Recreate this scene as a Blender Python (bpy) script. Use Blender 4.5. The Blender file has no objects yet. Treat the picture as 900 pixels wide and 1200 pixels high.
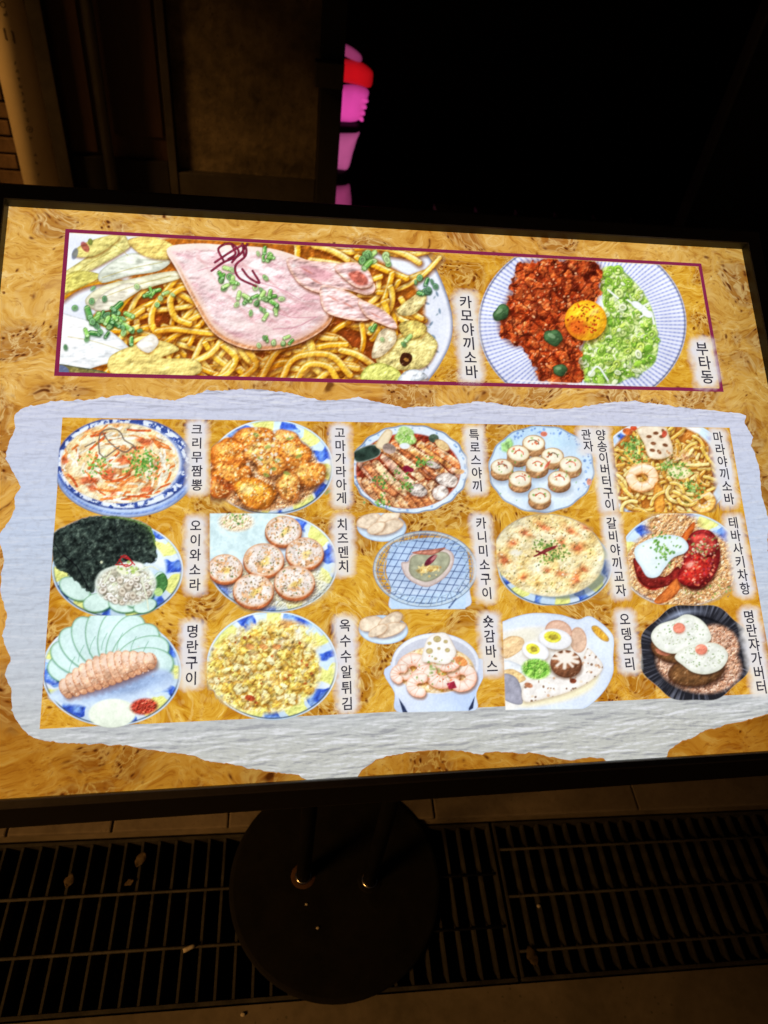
import bpy, bmesh, math, random
import numpy as np
from mathutils import Vector, Matrix

# ---------------------------------------------------------------- camera, sky, sun, exposure
scene = bpy.context.scene
col = scene.collection
cam_data = bpy.data.cameras.new('camera')
cam = bpy.data.objects.new('camera', cam_data)
col.objects.link(cam)
scene.camera = cam
cam_data.sensor_fit = 'VERTICAL'
cam_data.sensor_height = 36.0
cam_data.sensor_width = 27.0
cam_data.lens = 25.05
cam_data.clip_start = 0.02
cam_data.clip_end = 2000.0
CR = ((0.9871, 0.0005, -0.1601), (-0.1148, 0.6991, -0.7057), (0.1116, 0.7150, 0.6902))     # camera axes in the world
mw = Matrix(CR).to_4x4()
mw.translation = (0.0, 0.0, 1.5)
cam.matrix_world = mw
cam_data.dof.use_dof = True
cam_data.dof.focus_distance = 0.84
cam_data.dof.aperture_fstop = 7.0

world = bpy.data.worlds.new('World')
scene.world = world
world.use_nodes = True
wn = world.node_tree
sky = wn.nodes.new('ShaderNodeTexSky')
sky.sky_type = 'NISHITA'
sky.sun_disc = False
SUN_TO = Vector((-0.71, -0.42, 0.56)).normalized()        # towards the light: the street side, high on the left
sky.sun_elevation = math.asin(SUN_TO.z)
sky.sun_rotation = math.atan2(SUN_TO.x, SUN_TO.y)
bg = wn.nodes['Background']
wn.links.new(sky.outputs[0], bg.inputs[0])
bg.inputs[1].default_value = 0.0022                        # night

sun_data = bpy.data.lights.new('sun', 'SUN')
sun_data.energy = 1.9
sun_data.color = (1.0, 0.48, 0.12)
sun_data.angle = math.radians(14)
sun = bpy.data.objects.new('sun', sun_data)
col.objects.link(sun)
sun.rotation_euler = SUN_TO.to_track_quat('Z', 'Y').to_euler()

vs = scene.view_settings
vs.view_transform = 'Standard'
vs.look = 'None'
vs.exposure = 0.0
vs.gamma = 1.0
vs.use_curve_mapping = False
scene.cycles.use_denoising = True
scene.cycles.transparent_max_bounces = 16
scene.cycles.max_bounces = 4

# ---------------------------------------------------------------- helpers
def srgb(c):
    c = np.asarray(c, float) / 255.0
    return np.where(c <= .04045, c / 12.92, ((c + .055) / 1.055) ** 2.4)
def C4(c): return tuple(float(v) for v in srgb(c)) + (1.0,)
def tag(o, label=None, cat=None, group=None, kind=None):
    if label: o['label'] = label
    if cat: o['category'] = cat
    if group: o['group'] = group
    if kind: o['kind'] = kind
    return o
def adopt(o, parent):
    if parent is not None:
        o.parent = parent
        m = parent.matrix_basis if parent.parent is None else parent.parent.matrix_basis @ Matrix(parent.matrix_parent_inverse) @ parent.matrix_basis
        o.matrix_parent_inverse = m.inverted()
    return o
def empty(name, loc):
    o = bpy.data.objects.new(name, None)
    o.empty_display_size = .05
    o.location = loc
    o.matrix_basis = Matrix.Translation(loc)
    col.objects.link(o)
    return o
def link(name, me, mat=None, parent=None):
    o = bpy.data.objects.new(name, me)
    if mat is not None and len(me.materials) == 0: me.materials.append(mat)
    col.objects.link(o)
    return adopt(o, parent)
def from_bm(name, bm, mat=None, parent=None, smooth=False):
    bmesh.ops.recalc_face_normals(bm, faces=bm.faces)
    me = bpy.data.meshes.new(name)
    bm.to_mesh(me); bm.free()
    if smooth:
        for f in me.polygons: f.use_smooth = True
    return link(name, me, mat, parent)
def box(bm, x0, x1, y0, y1, z0, z1, mtx=None, bev=0.0):
    r = bmesh.ops.create_cube(bm, size=1.0)
    vs_ = r['verts']
    for v in vs_:
        v.co = Vector(((x0 + x1) / 2 + v.co.x * (x1 - x0), (y0 + y1) / 2 + v.co.y * (y1 - y0), (z0 + z1) / 2 + v.co.z * (z1 - z0)))
    if bev:
        es = list({e for v in vs_ for e in v.link_edges})
        q = bmesh.ops.bevel(bm, geom=es, offset=bev, segments=2, affect='EDGES', profile=.6)
        vs_ = q['verts'] + [v for v in vs_ if v.is_valid]
    if mtx is not None: bmesh.ops.transform(bm, matrix=mtx, verts=list({v for v in vs_ if v.is_valid}))
def boxobj(name, x0, x1, y0, y1, z0, z1, mat, parent=None, mtx=None, bev=0.0):
    bm = bmesh.new(); box(bm, x0, x1, y0, y1, z0, z1, mtx, bev)
    return from_bm(name, bm, mat, parent)
def lathe(bm, prof, cx, cy, n=32, caps=True, mtx=None):
    rings = []
    for r, z in prof:
        rings.append([bm.verts.new((cx + r * math.cos(6.2831853 * i / n), cy + r * math.sin(6.2831853 * i / n), z)) for i in range(n)])
    for a, b in zip(rings, rings[1:]):
        for i in range(n): bm.faces.new((a[i], a[(i + 1) % n], b[(i + 1) % n], b[i]))
    if caps:
        bm.faces.new(list(reversed(rings[0]))); bm.faces.new(rings[-1])
    if mtx is not None: bmesh.ops.transform(bm, matrix=mtx, verts=[v for r in rings for v in r])

class NT:
    """small wrapper to write node trees in a few lines"""
    def __init__(s, name):
        s.m = bpy.data.materials.new(name); s.m.use_nodes = True; s.t = s.m.node_tree
        s.b = s.t.nodes['Principled BSDF']; s.out = s.t.nodes['Material Output']
    def n(s, kind, **kw):
        nd = s.t.nodes.new('ShaderNode' + kind)
        for k, v in kw.items():
            if k.startswith('_'): setattr(nd, k[1:], v)
            else:
                nd.inputs[int(k[1:]) if k[0] == 'i' and k[1:].isdigit() else k.replace('__', ' ')].default_value = v
        return nd
    def l(s, a, b): s.t.links.new(a, b)
    def coord(s, which='Object', scale=(1, 1, 1)):
        tc = s.n('TexCoord'); mp = s.n('Mapping'); mp.inputs['Scale'].default_value = scale
        s.l(tc.outputs[which], mp.inputs[0]); return mp.outputs[0]
    def noise(s, vec, scale, detail=4.0, rough=.55, dist=0.0):
        nd = s.n('TexNoise'); nd.inputs['Scale'].default_value = scale; nd.inputs['Detail'].default_value = detail
        nd.inputs['Roughness'].default_value = rough; nd.inputs['Distortion'].default_value = dist
        if vec is not None: s.l(vec, nd.inputs['Vector'])
        return nd
    def ramp(s, fac, stops):
        r = s.n('ValToRGB'); e = r.color_ramp.elements
        while len(e) < len(stops): e.new(.5)
        for el, (p, c) in zip(e, stops): el.position = p; el.color = c if len(c) == 4 else tuple(c) + (1,)
        s.l(fac, r.inputs[0]); return r.outputs[0]
    def math(s, op, a, b=None, c=None, clamp=False):
        m = s.n('Math', _operation=op, _use_clamp=clamp)
        for i, v in enumerate((a, b, c)):
            if v is None: continue
            if isinstance(v, (int, float)): m.inputs[i].default_value = v
            else: s.l(v, m.inputs[i])
        return m.outputs[0]
    def mix(s, fac, a, b, mode='MIX'):
        m = s.n('MixRGB', _blend_type=mode)
        for i, v in enumerate((fac, a, b)):
            if isinstance(v, (int, float)): m.inputs[i].default_value = v
            elif isinstance(v, tuple): m.inputs[i].default_value = v
            else: s.l(v, m.inputs[i])
        return m.outputs[0]
    def bump(s, h, strength, dist=.01):
        b = s.n('Bump'); b.inputs['Strength'].default_value = strength; b.inputs['Distance'].default_value = dist
        s.l(h, b.inputs['Height']); s.l(b.outputs[0], s.b.inputs['Normal'])

def surface(name, c1, c2, scale=6.0, rough=.7, spec=.4, metal=0.0, bump=.3, bdist=.004, speck=None, stretch=(1, 1, 1), var=None):
    """worn surface: two tones of linear base colour, fine grain, dirt specks, relief"""
    t = NT(name); v = t.coord('Object', stretch)
    n1 = t.noise(v, scale, 6, .62, .4); n2 = t.noise(v, scale * 9, 5, .6)
    f = t.math('ADD', t.math('MULTIPLY', n1.outputs[0], .7), t.math('MULTIPLY', n2.outputs[0], .3))
    c = t.ramp(f, [(.36, c1), (.64, c2)])
    if speck:
        vo = t.n('TexVoronoi'); vo.inputs['Scale'].default_value = scale * 14; t.l(v, vo.inputs['Vector'])
        sp = t.math('LESS_THAN', vo.outputs['Distance'], .16); sp = t.math('MULTIPLY', sp, t.math('GREATER_THAN', n1.outputs[0], .52))
        c = t.mix(t.math('MULTIPLY', sp, .8), c, tuple(speck) + (1,))
    t.l(c, t.b.inputs['Base Color'])
    r = t.math('MULTIPLY_ADD', n1.outputs[0], .3, rough - .15); t.l(r, t.b.inputs['Roughness'])
    t.b.inputs['Metallic'].default_value = metal; t.b.inputs['Specular IOR Level'].default_value = spec
    if bump: t.bump(f, bump, bdist)
    return t.m
M = {}
M['concrete'] = surface('concrete', (.10, .085, .062), (.19, .16, .125), 5, .85, .3, bump=.5, speck=(.08, .07, .05))
M['slab'] = surface('paving stone', (.13, .108, .086), (.22, .186, .15), 9, .8, .35, bump=.6, speck=(.10, .08, .06))
M['mud'] = surface('wet silt', (.012, .011, .010), (.04, .034, .028), 14, .45, .5, bump=.8)
M['stone'] = surface('pebble', (.03, .027, .024), (.10, .09, .08), 30, .45, .5, bump=.4)
M['steel'] = surface('galvanised steel', (.024, .023, .022), (.066, .063, .058), 22, .7, .22, metal=.3, bump=.3, speck=(.09, .045, .02))
M['blackpaint'] = surface('black powder coat', (.0035, .0033, .0032), (.008, .0074, .007), 18, .75, .10, bump=.12, bdist=.001)
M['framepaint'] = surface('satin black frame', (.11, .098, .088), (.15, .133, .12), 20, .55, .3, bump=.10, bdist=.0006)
M['bevelshade'] = surface('shaded frame bevel', (.014, .0135, .0135), (.022, .021, .021), 20, .55, .3, bump=.10, bdist=.0006)  # frame paint darkened for the foot rail's unlit outer side
M['lipshade'] = surface('shaded frame lip', (.010, .010, .011), (.018, .017, .017), 20, .5, .35, bump=.05)  # inner lip turned from the light, that shade put into its colour
M['chrome'] = surface('worn chrome', (.55, .53, .50), (.75, .73, .70), 30, .22, .5, metal=1.0, bump=.1)
M['rust'] = surface('rust stain', (.035, .017, .010), (.075, .036, .018), 40, .85, .2, bump=.6)
M['pvc'] = surface('ivory plastic pipe', (.70, .58, .34), (.80, .68, .44), 4, .42, .45, bump=.12)
M['ink'] = surface('faded ink', (.06, .045, .03), (.12, .09, .06), 30, .7, .2, bump=0)
M['wall'] = surface('stained render', (.06, .048, .030), (.24, .19, .12), 3.2, .9, .2, bump=.8, bdist=.02, speck=(.07, .05, .03))
M['brick'] = surface('brown brick', (.10, .062, .035), (.22, .14, .08), 16, .88, .2, bump=.7)
M['mortar'] = surface('grey mortar', (.10, .085, .065), (.16, .14, .11), 22, .9, .2, bump=.6)
M['door'] = surface('brown door paint', (.04, .020, .013), (.07, .036, .022), 3, .5, .4, bump=.2, stretch=(9, 9, 1))
M['darkmetal'] = surface('dark bronze metal', (.05, .045, .038), (.085, .076, .064), 6, .42, .5, metal=.5, bump=.1)
M['post'] = surface('grey metal post', (.075, .072, .066), (.12, .115, .105), 8, .45, .5, metal=.3, bump=.1)
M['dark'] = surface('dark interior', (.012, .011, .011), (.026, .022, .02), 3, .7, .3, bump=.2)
M['filter'] = surface('paper filter', (.34, .31, .26), (.48, .44, .37), 60, .8, .2, bump=.2)
M['leaf'] = surface('dry leaf', (.05, .036, .022), (.13, .095, .06), 40, .75, .25, bump=.6)
M['rubber'] = surface('black rubber', (.012, .012, .012), (.024, .022, .02), 20, .6, .3, bump=.1)

def glow(name, c, strength, tex=.25):
    """shell glowing from within: its rounded shading is put into the emission, brightest mid-face"""
    t = NT(name); v = t.coord('Object'); n = t.noise(v, 14, 3); a = t.n('Attribute', _attribute_name='lum')
    t.l(t.mix(t.math('MULTIPLY', n.outputs[0], tex), C4(c), C4(tuple(q * .55 for q in c))), t.b.inputs['Emission Color'])
    t.l(t.math('MULTIPLY', a.outputs['Fac'], strength * 1.25), t.b.inputs['Emission Strength']); t.b.inputs['Base Color'].default_value = C4(tuple(q * .5 for q in c)); t.b.inputs['Roughness'].default_value = .5
    return t.m
M['pinkglow'] = glow('lit pink plastic', (236, 74, 172), .80, .5)
M['paleglow'] = glow('lit pale pink plastic', (216, 98, 160), .62, .5)
M['dimglow'] = glow('lit dusky pink plastic', (176, 66, 120), .62, .6)
M['redglow'] = glow('lit red plastic', (206, 16, 26), .75, .4)

# ---------------------------------------------------------------- lettering of the menu (glyph outlines are read once, while the scene is small)
CAPS = [('카모야끼소바', (545, 355), (552, 436.5), 15.5), ('부타동', (821.5, 409.5), (827.5, 442.5), 15.5), ('크리무짬뽕', (231, 504), (231, 569), 14), ('고마가라아게', (398, 508), (400, 584), 13.4), ('특로스야끼', (555, 510), (559, 570), 13), ('관자', (686, 510), (688.5, 523.5), 12.4), ('양송이버터구이', (703, 510.5), (713.5, 592), 12.6), ('마라야끼소바', (840, 513), (853, 585), 12.4), ('오이와소라', (229.6, 616.5), (228.4, 685.5), 14.4), ('치즈멘치', (401, 615), (402.6, 664), 14), ('카니미소구이', (563, 613.5), (570, 695.5), 13.2), ('갈비야끼교자', (715.5, 613.5), (726.5, 692), 12.8), ('테바사키차항', (858, 613), (871.6, 690), 12.6), ('명란구이', (226, 740), (224.4, 795), 15.4), ('옥수수알튀김', (404, 733), (406.8, 824.5), 14.2), ('숏감바스', (571.5, 728.5), (576, 781), 14), ('오뎅모리', (731, 726), (737, 778), 13.6), ('명란쟈가버터', (876.4, 723), (891, 805), 13.6)]
fc = bpy.data.curves.new('lettering', 'FONT'); fc.size = 1.0; fc.resolution_u = 3; fc.offset = .017
fo = bpy.data.objects.new('lettering', fc); col.objects.link(fo)
GLY = {}
def glyph(ch):
    if ch not in GLY:
        fc.body = ch; dg = bpy.context.evaluated_depsgraph_get(); dg.update(); ev = fo.evaluated_get(dg); me = ev.to_mesh()
        GLY[ch] = (np.array([v.co[:2] for v in me.vertices]) - (.46, .375), [tuple(q.vertices) for q in me.polygons]); ev.to_mesh_clear()
    return GLY[ch]
for c_ in CAPS:
    for ch in c_[0]: glyph(ch)
bpy.data.objects.remove(fo)

# ---------------------------------------------------------------- the ground with its drain channel
GA = math.radians(-1.55)
G = Matrix.Translation((0.0, 0.302, 0.0)) @ Matrix.Rotation(GA, 4, 'Z')       # channel frame: x along it, y across, 0 at its near edge
GW = 0.298
def gp(x, y, z=0.0): return G @ Vector((x, y, z))
bm = bmesh.new()
B = 400.0
far = [(-B, -B), (B, -B), (B, B), (-B, B)]
ring = [gp(-3.2, 0), gp(3.2, 0), gp(3.2, GW), gp(-3.2, GW)]
o4 = [bm.verts.new((x, y, 0)) for x, y in far]; i4 = [bm.verts.new(p) for p in ring]
for k in range(4): bm.faces.new((o4[k], o4[(k + 1) % 4], i4[(k + 1) % 4], i4[k]))
ground = tag(from_bm('ground', bm, M['concrete']), kind='structure')
bm = bmesh.new()                                              # channel walls and bed
top = [bm.verts.new(p) for p in ring]; low = [bm.verts.new(Vector(p) + Vector((0, 0, -.20))) for p in ring]
for k in range(4): bm.faces.new((top[k], low[k], low[(k + 1) % 4], top[(k + 1) % 4]))
bm.faces.new(low)
tag(from_bm('drain_channel', bm, M['mud']), kind='structure')
rnd = random.Random(4)
bm = bmesh.new(); bmesh.ops.create_icosphere(bm, subdivisions=1, radius=1.0)
sv = np.array([v.co for v in bm.verts]); sf = np.array([[v.index for v in f.verts] for f in bm.faces]); bm.free()
rs = np.random.RandomState(4); N = 2600; V = []; F = []
for k in range(N):
    r = rs.uniform(.002, .0075); q = sv * r * rs.uniform(.7, 1.35, 3) * (1 + rs.uniform(-.15, .15, (len(sv), 1))); a = rs.uniform(0, 6.28)
    q = np.c_[q[:, 0] * math.cos(a) - q[:, 1] * math.sin(a), q[:, 0] * math.sin(a) + q[:, 1] * math.cos(a), q[:, 2] * .7]
    V.append(q + np.array(gp(rs.uniform(-.9, 1.5), rs.uniform(.015, GW - .015), -.2 + r * .4))); F.append(sf + k * len(sv))
me = bpy.data.meshes.new('gravel'); me.from_pydata(np.concatenate(V).tolist(), [], np.concatenate(F).tolist()); me.update()
tag(link('gravel', me, M['stone']), 'dark wet gravel and silt lying in the drain channel', 'gravel', kind='stuff')
# paving slabs behind the channel
edges = [-2.4, -1.9, -1.42, -.94, -.515, -.318, -.09, .34, .80, 1.26, 1.72, 2.2]
for k in range(len(edges) - 1):
    for row in range(3):
        a = edges[k] + .002 + (0 if row == 0 else .11 * row); b = edges[k + 1] - .002 + (0 if row == 0 else .11 * row); y0 = GW + .008 + row * .30; y1 = y0 + .295
        z = .006 + rnd.uniform(0, .003)
        bm = bmesh.new(); box(bm, a, b, y0, y1, -.02, z, G @ Matrix.Rotation(rnd.uniform(-.003, .003), 4, 'Z'), bev=.003)
        from_bm('paving_slab', bm, M['slab'], ground)
# ---------------------------------------------------------------- print painter
# the menu's printed pictures are computed here as colour grids (numpy only) and become vertex colours of the flat print
SS = 1.3
LAT = np.random.RandomState(11).rand(512, 512)
def _lat(ix, iy, seed):
    return LAT[(ix.astype(np.int32) + seed * 37) & 511, (iy.astype(np.int32) + seed * 91) & 511]
def vnoise(X, Y, sc, seed):
    x = X / sc; y = Y / sc; ix = np.floor(x); iy = np.floor(y); fx = x - ix; fy = y - iy
    fx = fx * fx * (3 - 2 * fx); fy = fy * fy * (3 - 2 * fy)
    a = _lat(ix, iy, seed); b = _lat(ix + 1, iy, seed); c = _lat(ix, iy + 1, seed); d = _lat(ix + 1, iy + 1, seed)
    return (a * (1 - fx) + b * fx) * (1 - fy) + (c * (1 - fx) + d * fx) * fy
def fbm(X, Y, sc, seed, o=3):
    s = 0; w = 1; t = 0
    for k in range(o):
        s = s + w * vnoise(X, Y, sc / 2 ** k, seed + 17 * k); t += w; w *= .55
    return s / t
def cells(X, Y, sz, seed, asp=1.0, ang=0.0):
    ca, sa = math.cos(ang), math.sin(ang)
    x = (X * ca + Y * sa) / sz; y = (-X * sa + Y * ca) / (sz * asp); ix = np.floor(x); iy = np.floor(y)
    best = np.full(X.shape, 9.0); rid = np.zeros(X.shape); ox = np.zeros(X.shape); oy = np.zeros(X.shape); sec = np.full(X.shape, 9.0)
    for dx in (-1, 0, 1):
        for dy in (-1, 0, 1):
            jx = ix + dx; jy = iy + dy
            vx = x - (jx + _lat(jx, jy, seed)); vy = y - (jy + _lat(jx, jy, seed + 5)); d = vx * vx + vy * vy
            m = d < best; sec = np.where(m, best, np.minimum(sec, d))
            rid = np.where(m, _lat(jx, jy, seed + 9), rid); ox = np.where(m, vx, ox); oy = np.where(m, vy, oy); best = np.where(m, d, best)
    return np.sqrt(best), np.sqrt(sec), rid, ox, oy
def mixc(a, b, t):
    return np.asarray(a, float) * (1 - t[..., None]) + np.asarray(b, float) * t[..., None]
def ramp(cols, t):
    cols = np.asarray(cols, float); n = len(cols) - 1; t = np.clip(t, 0, 1) * n; i = np.minimum(t.astype(int), n - 1); f = (t - i)[..., None]
    return cols[i] * (1 - f) + cols[i + 1] * f
def smooth_closed(p, k=6):
    p = np.asarray(p, float); n = len(p); out = []
    for i in range(n):
        a, b, c, d = p[i - 1], p[i], p[(i + 1) % n], p[(i + 2) % n]
        for j in range(k):
            t = j / k
            out.append(.5 * ((2 * b) + (c - a) * t + (2 * a - 5 * b + 4 * c - d) * t * t + (3 * b - a - 3 * c + d) * t ** 3))
    return np.array(out)
def smooth_open(p, k=5):
    p = np.asarray(p, float)
    if len(p) < 3: return p
    q = np.vstack([2 * p[0] - p[1], p, 2 * p[-1] - p[-2]]); out = []
    for i in range(1, len(q) - 2):
        a, b, c, d = q[i - 1], q[i], q[i + 1], q[i + 2]
        for j in range(k):
            t = j / k
            out.append(.5 * ((2 * b) + (c - a) * t + (2 * a - 5 * b + 4 * c - d) * t * t + (3 * b - a - 3 * c + d) * t ** 3))
    out.append(p[-1]); return np.array(out)

class Pic:
    def __init__(s, name, label, box, clip=None, seed=1):
        s.name, s.label, s.box = name, label, box
        x0, y0, x1, y1 = box; s.nx = int((x1 - x0) * SS) + 1; s.ny = int((y1 - y0) * SS) + 1
        xs = np.linspace(x0, x1, s.nx); ys = np.linspace(y0, y1, s.ny); s.X, s.Y = np.meshgrid(xs, ys)
        s.C = np.full((s.ny, s.nx, 3), 128.0); s.A = np.zeros((s.ny, s.nx)); s.clip = clip; s.r = random.Random(seed); s.seed = seed; s.M = None
    def win(s, x0, y0, x1, y1):
        bx0, by0, bx1, by1 = s.box; kx = (s.nx - 1) / (bx1 - bx0); ky = (s.ny - 1) / (by1 - by0)
        i0 = max(0, int((x0 - bx0) * kx)); i1 = min(s.nx, int((x1 - bx0) * kx) + 2); j0 = max(0, int((y0 - by0) * ky)); j1 = min(s.ny, int((y1 - by0) * ky) + 2)
        if i1 <= i0 or j1 <= j0: return None
        return (slice(j0, j1), slice(i0, i1))
    def put(s, sl, m, col, k=1.0):
        m = m * k
        if s.M is not None: m = m * s.M[sl]
        col = np.asarray(col, float)
        s.C[sl] = s.C[sl] * (1 - m[..., None]) + col * m[..., None]
        s.A[sl] = s.A[sl] + m - s.A[sl] * m
    def mell(s, cx, cy, rx, ry, a=0.0, soft=1.0):
        ca, sa = math.cos(a), math.sin(a); dx = s.X - cx; dy = s.Y - cy
        d = np.sqrt(((dx * ca + dy * sa) / rx) ** 2 + ((-dx * sa + dy * ca) / ry) ** 2)
        return np.clip((1 - d) * min(rx, ry) / soft + .5, 0, 1)
    def mpoly(s, pts, soft=1.0, sl=None):
        P = np.asarray(pts, float)
        if sl is None:
            w = s.win(P[:, 0].min() - 12, P[:, 1].min() - 12, P[:, 0].max() + 12, P[:, 1].max() + 12); m = np.zeros(s.X.shape); D = np.full(s.X.shape, -12.0)
            if w is not None: m[w], D[w] = s.mpoly(P, soft, w)
            return m, D
        X = s.X[sl]; Y = s.Y[sl]
        ins = np.zeros(X.shape, bool); D = np.full(X.shape, 1e9)
        for i in range(len(P)):
            x0, y0 = P[i - 1]; x1, y1 = P[i]
            c = ((y0 > Y) != (y1 > Y)); xi = (x1 - x0) * (Y - y0) / (y1 - y0 + 1e-12) + x0; ins ^= c & (X < xi)
            ex, ey = x1 - x0, y1 - y0; t = np.clip(((X - x0) * ex + (Y - y0) * ey) / (ex * ex + ey * ey + 1e-12), 0, 1)
            D = np.minimum(D, (X - x0 - t * ex) ** 2 + (Y - y0 - t * ey) ** 2)
        D = np.sqrt(D); return np.clip(np.where(ins, D, -D) / soft + .5, 0, 1), np.where(ins, D, -D)
    def ell(s, cx, cy, rx, ry, a=0.0, col=(255, 255, 255), ed=None, sh=0.0, soft=1.0, wob=0.0, k=1.0, ew=.25, tex=0.0):
        R = max(rx, ry) * (1 + wob) + 1.5; sl = s.win(cx - R, cy - R, cx + R, cy + R)
        if sl is None: return
        ca, sa = math.cos(a), math.sin(a); dx = s.X[sl] - cx; dy = s.Y[sl] - cy
        u = (dx * ca + dy * sa) / rx; v = (-dx * sa + dy * ca) / ry; d = np.sqrt(u * u + v * v)
        if wob:
            th = np.arctan2(v, u); p = s.r.random() * 6.3; q = s.r.random() * 6.3
            d = d / (1 + wob * (.6 * np.sin(2 * th + p) + .4 * np.sin(3 * th + q) + .3 * np.sin(5 * th + p + q)))
        m = np.clip((1 - d) * min(rx, ry) / soft + .5, 0, 1)
        c = np.broadcast_to(np.asarray(col, float), d.shape + (3,))
        if sh: c = c * (1 - sh * (dx * .45 + dy * .8) / max(rx, ry))[..., None]
        if tex: c = c * (1 + tex * (fbm(s.X[sl], s.Y[sl], 5, int(cx * 7 + cy)) - .5) * 2)[..., None]
        if ed is not None:
            e = np.clip((d - (1 - ew)) / ew, 0, 1) ** 1.5 * .72; c = c * (1 - e[..., None]) + np.asarray(ed, float) * e[..., None]
        s.put(sl, m, np.clip(c, 0, 255), k)
    def poly(s, pts, col, soft=1.0, sm=True, ed=None, ew=2.0, sh=0.0, tex=0.0, k=1.0, tsc=6):
        P = smooth_closed(pts) if sm else np.asarray(pts, float)
        x0, y0 = P.min(0) - 2; x1, y1 = P.max(0) + 2; sl = s.win(x0, y0, x1, y1)
        if sl is None: return
        m, D = s.mpoly(P, soft, sl); c = np.broadcast_to(np.asarray(col, float), D.shape + (3,))
        if sh: c = c * (1 - sh * ((s.X[sl] - (x0 + x1) / 2) * .4 / (x1 - x0) + (s.Y[sl] - (y0 + y1) / 2) * 1.2 / (y1 - y0)))[..., None]
        if tex: c = c * (1 + tex * (fbm(s.X[sl], s.Y[sl], tsc, int(x0 * 7 + y0)) - .5) * 2)[..., None]
        if ed is not None:
            e = np.clip(1 - D / (ew * 1.3), 0, 1) * .7; c = c * (1 - e[..., None]) + np.asarray(ed, float) * e[..., None]
        s.put(sl, m, np.clip(c, 0, 255), k)
    def tube(s, pts, w, col, ec=None, hl=None, soft=.9, k=1.0, sm=True):
        P = smooth_open(pts) if sm else np.asarray(pts, float)
        x0, y0 = P.min(0) - w - 2; x1, y1 = P.max(0) + w + 2; sl = s.win(x0, y0, x1, y1)
        if sl is None: return
        X = s.X[sl]; Y = s.Y[sl]; D = np.full(X.shape, 1e9); N = np.zeros(X.shape)
        for i in range(1, len(P)):
            ax, ay = P[i - 1]; ex, ey = P[i] - P[i - 1]; L = ex * ex + ey * ey + 1e-9
            t = np.clip(((X - ax) * ex + (Y - ay) * ey) / L, 0, 1); qx = X - ax - t * ex; qy = Y - ay - t * ey; d = qx * qx + qy * qy
            m = d < D; D = np.where(m, d, D); N = np.where(m, -(qx * .45 + qy * .9), N)
        D = np.sqrt(D); m = np.clip((w / 2 - D) / soft + .5, 0, 1); c = np.broadcast_to(np.asarray(col, float), D.shape + (3,))
        if ec is not None:
            e = np.clip(D / (w / 2), 0, 1) ** 2.2 * .95; lo = np.clip(-N / (w / 2), 0, 1); e = np.clip(e * (.6 + .6 * lo), 0, 1)
            c = c * (1 - e[..., None]) + np.asarray(ec, float) * e[..., None]
        if hl is not None:
            h = np.clip(1 - np.abs(N - w * .17) / (w * .17), 0, 1) * .75; c = c * (1 - h[..., None]) + np.asarray(hl, float) * h[..., None]
        s.put(sl, m, c, k)
    def full(s, m, col, k=1.0): s.put((slice(None), slice(None)), m, col, k)
    def crumbs(s, m, sz, cols, seed, asp=1.0, ang=0.0, gap=(60, 30, 15), gk=.8, light=.55, k=1.0, warp=None):
        """heaped bits: cells of two sizes plus fine noise as a height field, lit from the upper left"""
        w = sz * .55 if warp is None else max(warp, sz * .45)
        X = s.X + (fbm(s.X, s.Y, sz * 1.1, seed + 40) - .5) * w * 2; Y = s.Y + (fbm(s.X, s.Y, sz * 1.1, seed + 41) - .5) * w * 2
        d, e, rid, ox, oy = cells(X, Y, sz, seed, asp, ang); d2, e2, r2, _, _ = cells(X + 3, Y + 1, sz * .52, seed + 3); n = fbm(s.X, s.Y, max(2.0, sz * .35), seed + 7, 2)
        big = fbm(s.X, s.Y, sz * 3.2, seed + 11, 2)
        h = np.clip(1 - d * d * 1.5, 0, 1) * .62 + np.clip(1 - d2 * d2 * 1.7, 0, 1) * .26 + (n - .5) * .34 + (big - .5) * .5
        gy, gx = np.gradient(h); lit = 1 + light * 2.6 * (gx * .55 + gy * .85)
        c = ramp(cols, np.clip(rid * .75 + (r2 - .5) * .5 + (n - .5) * .5 + .12, 0, 1)) * np.clip(lit, .45, 1.6)[..., None]
        ao = np.clip((.46 - h) / .34, 0, 1) * gk; c = c * (1 - ao[..., None]) + np.asarray(gap, float) * ao[..., None]
        hi = np.clip((lit - 1.22) * 2.2, 0, 1) * np.clip((h - .5) * 3, 0, 1) * .55; c = c * (1 - hi[..., None]) + np.minimum(np.asarray(cols[-1], float) * .4 + 160, 255) * hi[..., None]
        s.full(m, np.clip(c, 0, 255), k)
    def relief(s, m, sc, seed, amt=.5, o=4, ax=1.0, ay=1.0):
        """rough modelling of whatever is already painted under the mask"""
        js = np.nonzero(m.max(1) > 0)[0]; is_ = np.nonzero(m.max(0) > 0)[0]
        if len(js) < 3 or len(is_) < 3: return
        sl = (slice(js[0], js[-1] + 1), slice(is_[0], is_[-1] + 1))
        h = fbm(s.X[sl] * ax, s.Y[sl] * ay, sc, seed, o); gy, gx = np.gradient(h); f = np.clip(1 + amt * sc * .36 * (gx * .55 + gy * .85) + (h - .5) * amt * .45, .6, 1.3)
        s.put(sl, m[sl], np.clip(s.C[sl] * f[..., None], 0, 255))
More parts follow.
